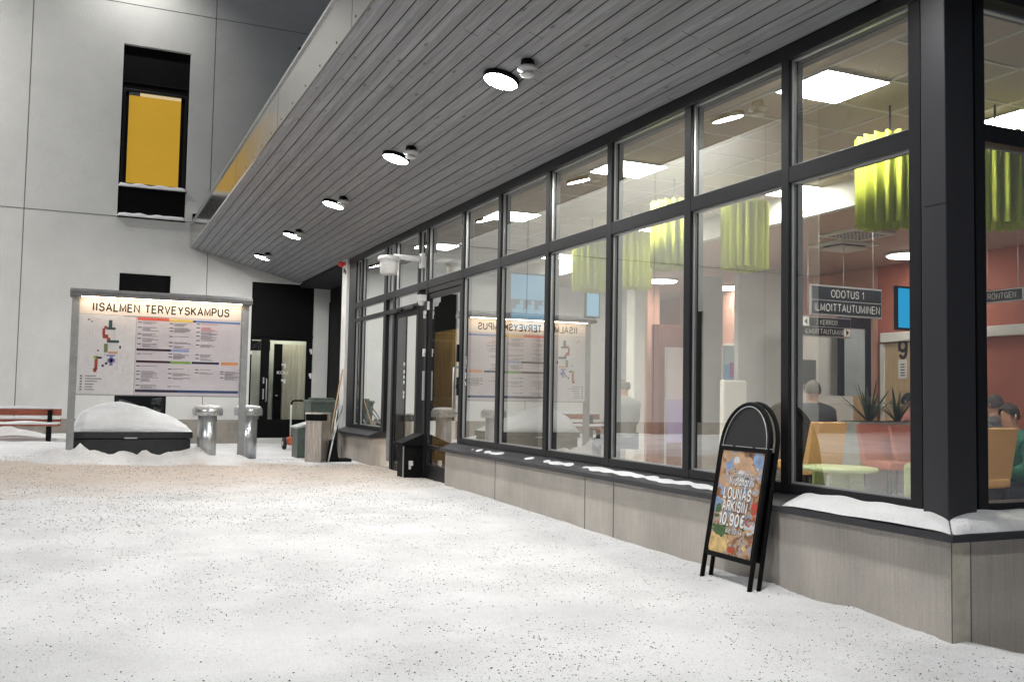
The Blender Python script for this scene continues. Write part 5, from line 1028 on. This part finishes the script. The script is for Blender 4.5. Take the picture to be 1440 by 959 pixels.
# ------------------------------------------------------------------ people (seated)
def skin_mesh(name, verts, edges, radii, m_, parent, root=0, sub=2):
    me = bpy.data.meshes.new(name); me.from_pydata(verts, edges, []); o = bpy.data.objects.new(name, me); COL.objects.link(o)
    md = o.modifiers.new('skin', 'SKIN'); md.use_smooth_shade = True
    for i, r in enumerate(radii): me.skin_vertices[0].data[i].radius = (r, r) if not isinstance(r, tuple) else r
    me.skin_vertices[0].data[root].use_root = True
    s_ = o.modifiers.new('sub', 'SUBSURF'); s_.levels = s_.render_levels = sub
    dg = bpy.context.evaluated_depsgraph_get(); me2 = bpy.data.meshes.new_from_object(o.evaluated_get(dg)); bpy.data.objects.remove(o)
    me2.materials.clear(); me2.materials.append(m_)
    for p in me2.polygons: p.use_smooth = True
    o = bpy.data.objects.new(name, me2); COL.objects.link(o); o.parent = parent; return o
def person(lab, loc, rz, top, hair, bald=False, lean=0, scale=1.0, head_dz=0, pants=None):
    t = thing('person', lab, 'person', loc, rz); t.scale = (scale,) * 3
    ly = lambda z: -lean * max(0, z - .5)
    V = []; E_ = []; R = []
    def v(x, y, z, r, p=None):
        V.append((x, y + ly(z), z)); R.append(r)
        if p is not None: E_.append((p, len(V) - 1))
        return len(V) - 1
    pel = v(0, 0, .50, (.15, .11)); bel = v(0, 0, .68, (.135, .10), pel); che = v(0, .0, .90, (.155, .11), bel); up = v(0, 0, 1.03, (.10, .085), che); nk = v(0, -.015, 1.10, (.060, .062), up)
    head_dz -= .045; h1 = v(0, -.035, 1.21 + head_dz, (.070, .080), nk); h2 = v(0, -.03, 1.30 + head_dz, (.082, .10), h1); h3 = v(0, -.02, 1.375 + head_dz, (.058, .075), h2)
    hands = []
    for s in (-1, 1):
        sh = v(s * .175, 0, 1.01, .062, up); el = v(s * .235, -.05, .76, .046, sh); wr = v(s * .15, -.29, .64, .027, el); pm_ = v(s * .13, -.345, .63, (.036, .02), wr)
        hands.append((s, wr, pm_))
        for k, (dx, ln) in enumerate(((-.030, .055), (-.010, .065), (.010, .06), (.028, .048))):
            b0 = v(s * .13 + dx, -.375, .630, .0095, pm_); b1 = v(s * .13 + dx * 1.05, -.375 - ln * .55, .622, .0088, b0); v(s * .13 + dx * 1.05, -.375 - ln, .600, .0075, b1)
        tb_ = v(s * .13 - s * .045, -.335, .632, .011, pm_); v(s * .13 - s * .062, -.37, .622, .009, tb_)
        hp_ = v(s * .09, -.02, .49, .088, pel); kn = v(s * .13, -.43, .50, .062, hp_); ca = v(s * .13, -.42, .28, .052, kn); an_ = v(s * .13, -.41, .09, .036, ca); v(s * .13, -.54, .045, (.04, .03), an_)
    skin_mesh('body', V, E_, R, M_skin, t)
    # jacket: follows torso and arms
    V2, E2_, R2 = [], [], []
    def w(x, y, z, r, p=None):
        V2.append((x, y + ly(z), z)); R2.append(r)
        if p is not None: E2_.append((p, len(V2) - 1))
        return len(V2) - 1
    a0 = w(0, .0, .50, (.21, .17)); a1 = w(0, 0, .70, (.205, .16), a0); a2 = w(0, .015, .90, (.215, .155), a1); a3 = w(0, .015, 1.04, (.15, .12), a2); w(0, -.005, 1.13, (.088, .09), a3)
    for s in (-1, 1): b0 = w(s * .19, 0, .985, .10, a3); b1 = w(s * .265, -.05, .75, .078, b0); w(s * .165, -.25, .66, .048, b1)
    skin_mesh('jacket', V2, E2_, R2, top, t)
    V3, E3, R3 = [], [], []
    def w3(x, y, z, r, p=None):
        V3.append((x, y, z)); R3.append(r)
        if p is not None: E3.append((p, len(V3) - 1))
        return len(V3) - 1
    c0 = w3(0, 0, .49, (.165, .12))
    for s in (-1, 1): c1 = w3(s * .10, -.04, .49, .10, c0); c2 = w3(s * .13, -.43, .50, .078, c1); c3 = w3(s * .13, -.42, .28, .068, c2); w3(s * .13, -.41, .11, .058, c3)
    skin_mesh('trousers', V3, E3, R3, pants or M_jean, t)
    hy = ly(1.3); hz = 1.30 + head_dz
    q = MB(); n_ = 26; m__ = 16                       # hair cap: back and top of the skull
    vs, fs = [], []
    for j in range(m__ + 1):
        th = PI * .62 * j / m__
        for i in range(n_):
            ph = 2 * PI * i / n_; fr_ = max(0, -math.sin(ph)); lim = th * (1 - .45 * fr_); rr_ = 1 + .05 * nz(math.cos(ph) * 3, math.sin(ph) * 3, 2, j * .3)
            lim *= 1 + .10 * noise.noise((ph * 2.5, j * .2, 3.0)) * (j / m__); vs.append((.092 * rr_ * math.sin(lim) * math.cos(ph), -.022 + hy + .112 * rr_ * math.sin(lim) * math.sin(ph), hz + .005 + .118 * rr_ * math.cos(lim)))
    for j in range(m__):
        for i in range(n_): fs.append((j * n_ + i, j * n_ + (i + 1) % n_, (j + 1) * n_ + (i + 1) % n_, (j + 1) * n_ + i))
    if bald: fs = [f for f in fs if f[0] // n_ >= 9]
    q.add(vs, fs, 0, True); q.build('hair', hair, t)
    q = MB()
    for s in (-1, 1): q.lathe([(.0, -.035), (.012, -.02), (.014, .01), (.0, .035)], (s * .088, -.02 + hy, hz - .01), 8)
    q.build('ears', M_skin, t)
    q = MB(); q.add([(-.014, -.118 + hy, hz - .035), (.014, -.118 + hy, hz - .035), (0, -.145 + hy, hz - .03), (0, -.116 + hy, hz + .02)], [(0, 1, 2), (0, 2, 3), (1, 3, 2), (0, 3, 1)]); q.build('nose', M_skin, t)
    q = MB()
    for s in (-1, 1): q.lathe([(0, -.008), (.009, 0), (0, .008)], (s * .033, -.118 + hy, hz + .005), 8)
    q.build('eyes', M_eye, t)
    q = MB(); q.box(-.025, .025, -.118 + hy, -.108 + hy, hz - .068, hz - .060); q.build('mouth', mat('lips', (.35, .12, .10), .5) if 'lips' not in bpy.data.materials else bpy.data.materials['lips'], t)
    return t
P = AT(1146, 540, 1, 8.75); person('grey haired man in dark jacket sitting with his back to the window', (P.x - .02, 8.75, P.z - 1.33), PI - .25, M_jackb, M_hairg, scale=1.0)
P = AT(1276, 560, 1, 10.2); person('dark haired woman in pink behind the agave plants', (P.x, 10.2, P.z - 1.3), .3, M_pink, M_hairb)
P = AT(1436, 578, 1, 6.8); person('person in dark green shirt at the edge of the side window, looking left', (P.x + .03, 6.85, P.z - 1.3), -PI / 2 - .2, M_jackgreen, M_hairb, lean=.12)
P = AT(1401, 560, 1, 8.3); person('person in a grey jacket behind the pale orange chair', (P.x, 8.3, P.z - 1.33), PI, M_jackg, M_hairg)
P = AT(878, 536, 1, 11.6); person('balding man in grey sitting behind the third large window', (P.x, 11.6, P.z - 1.33), PI + .2, M_jackg, M_hairg, bald=True)
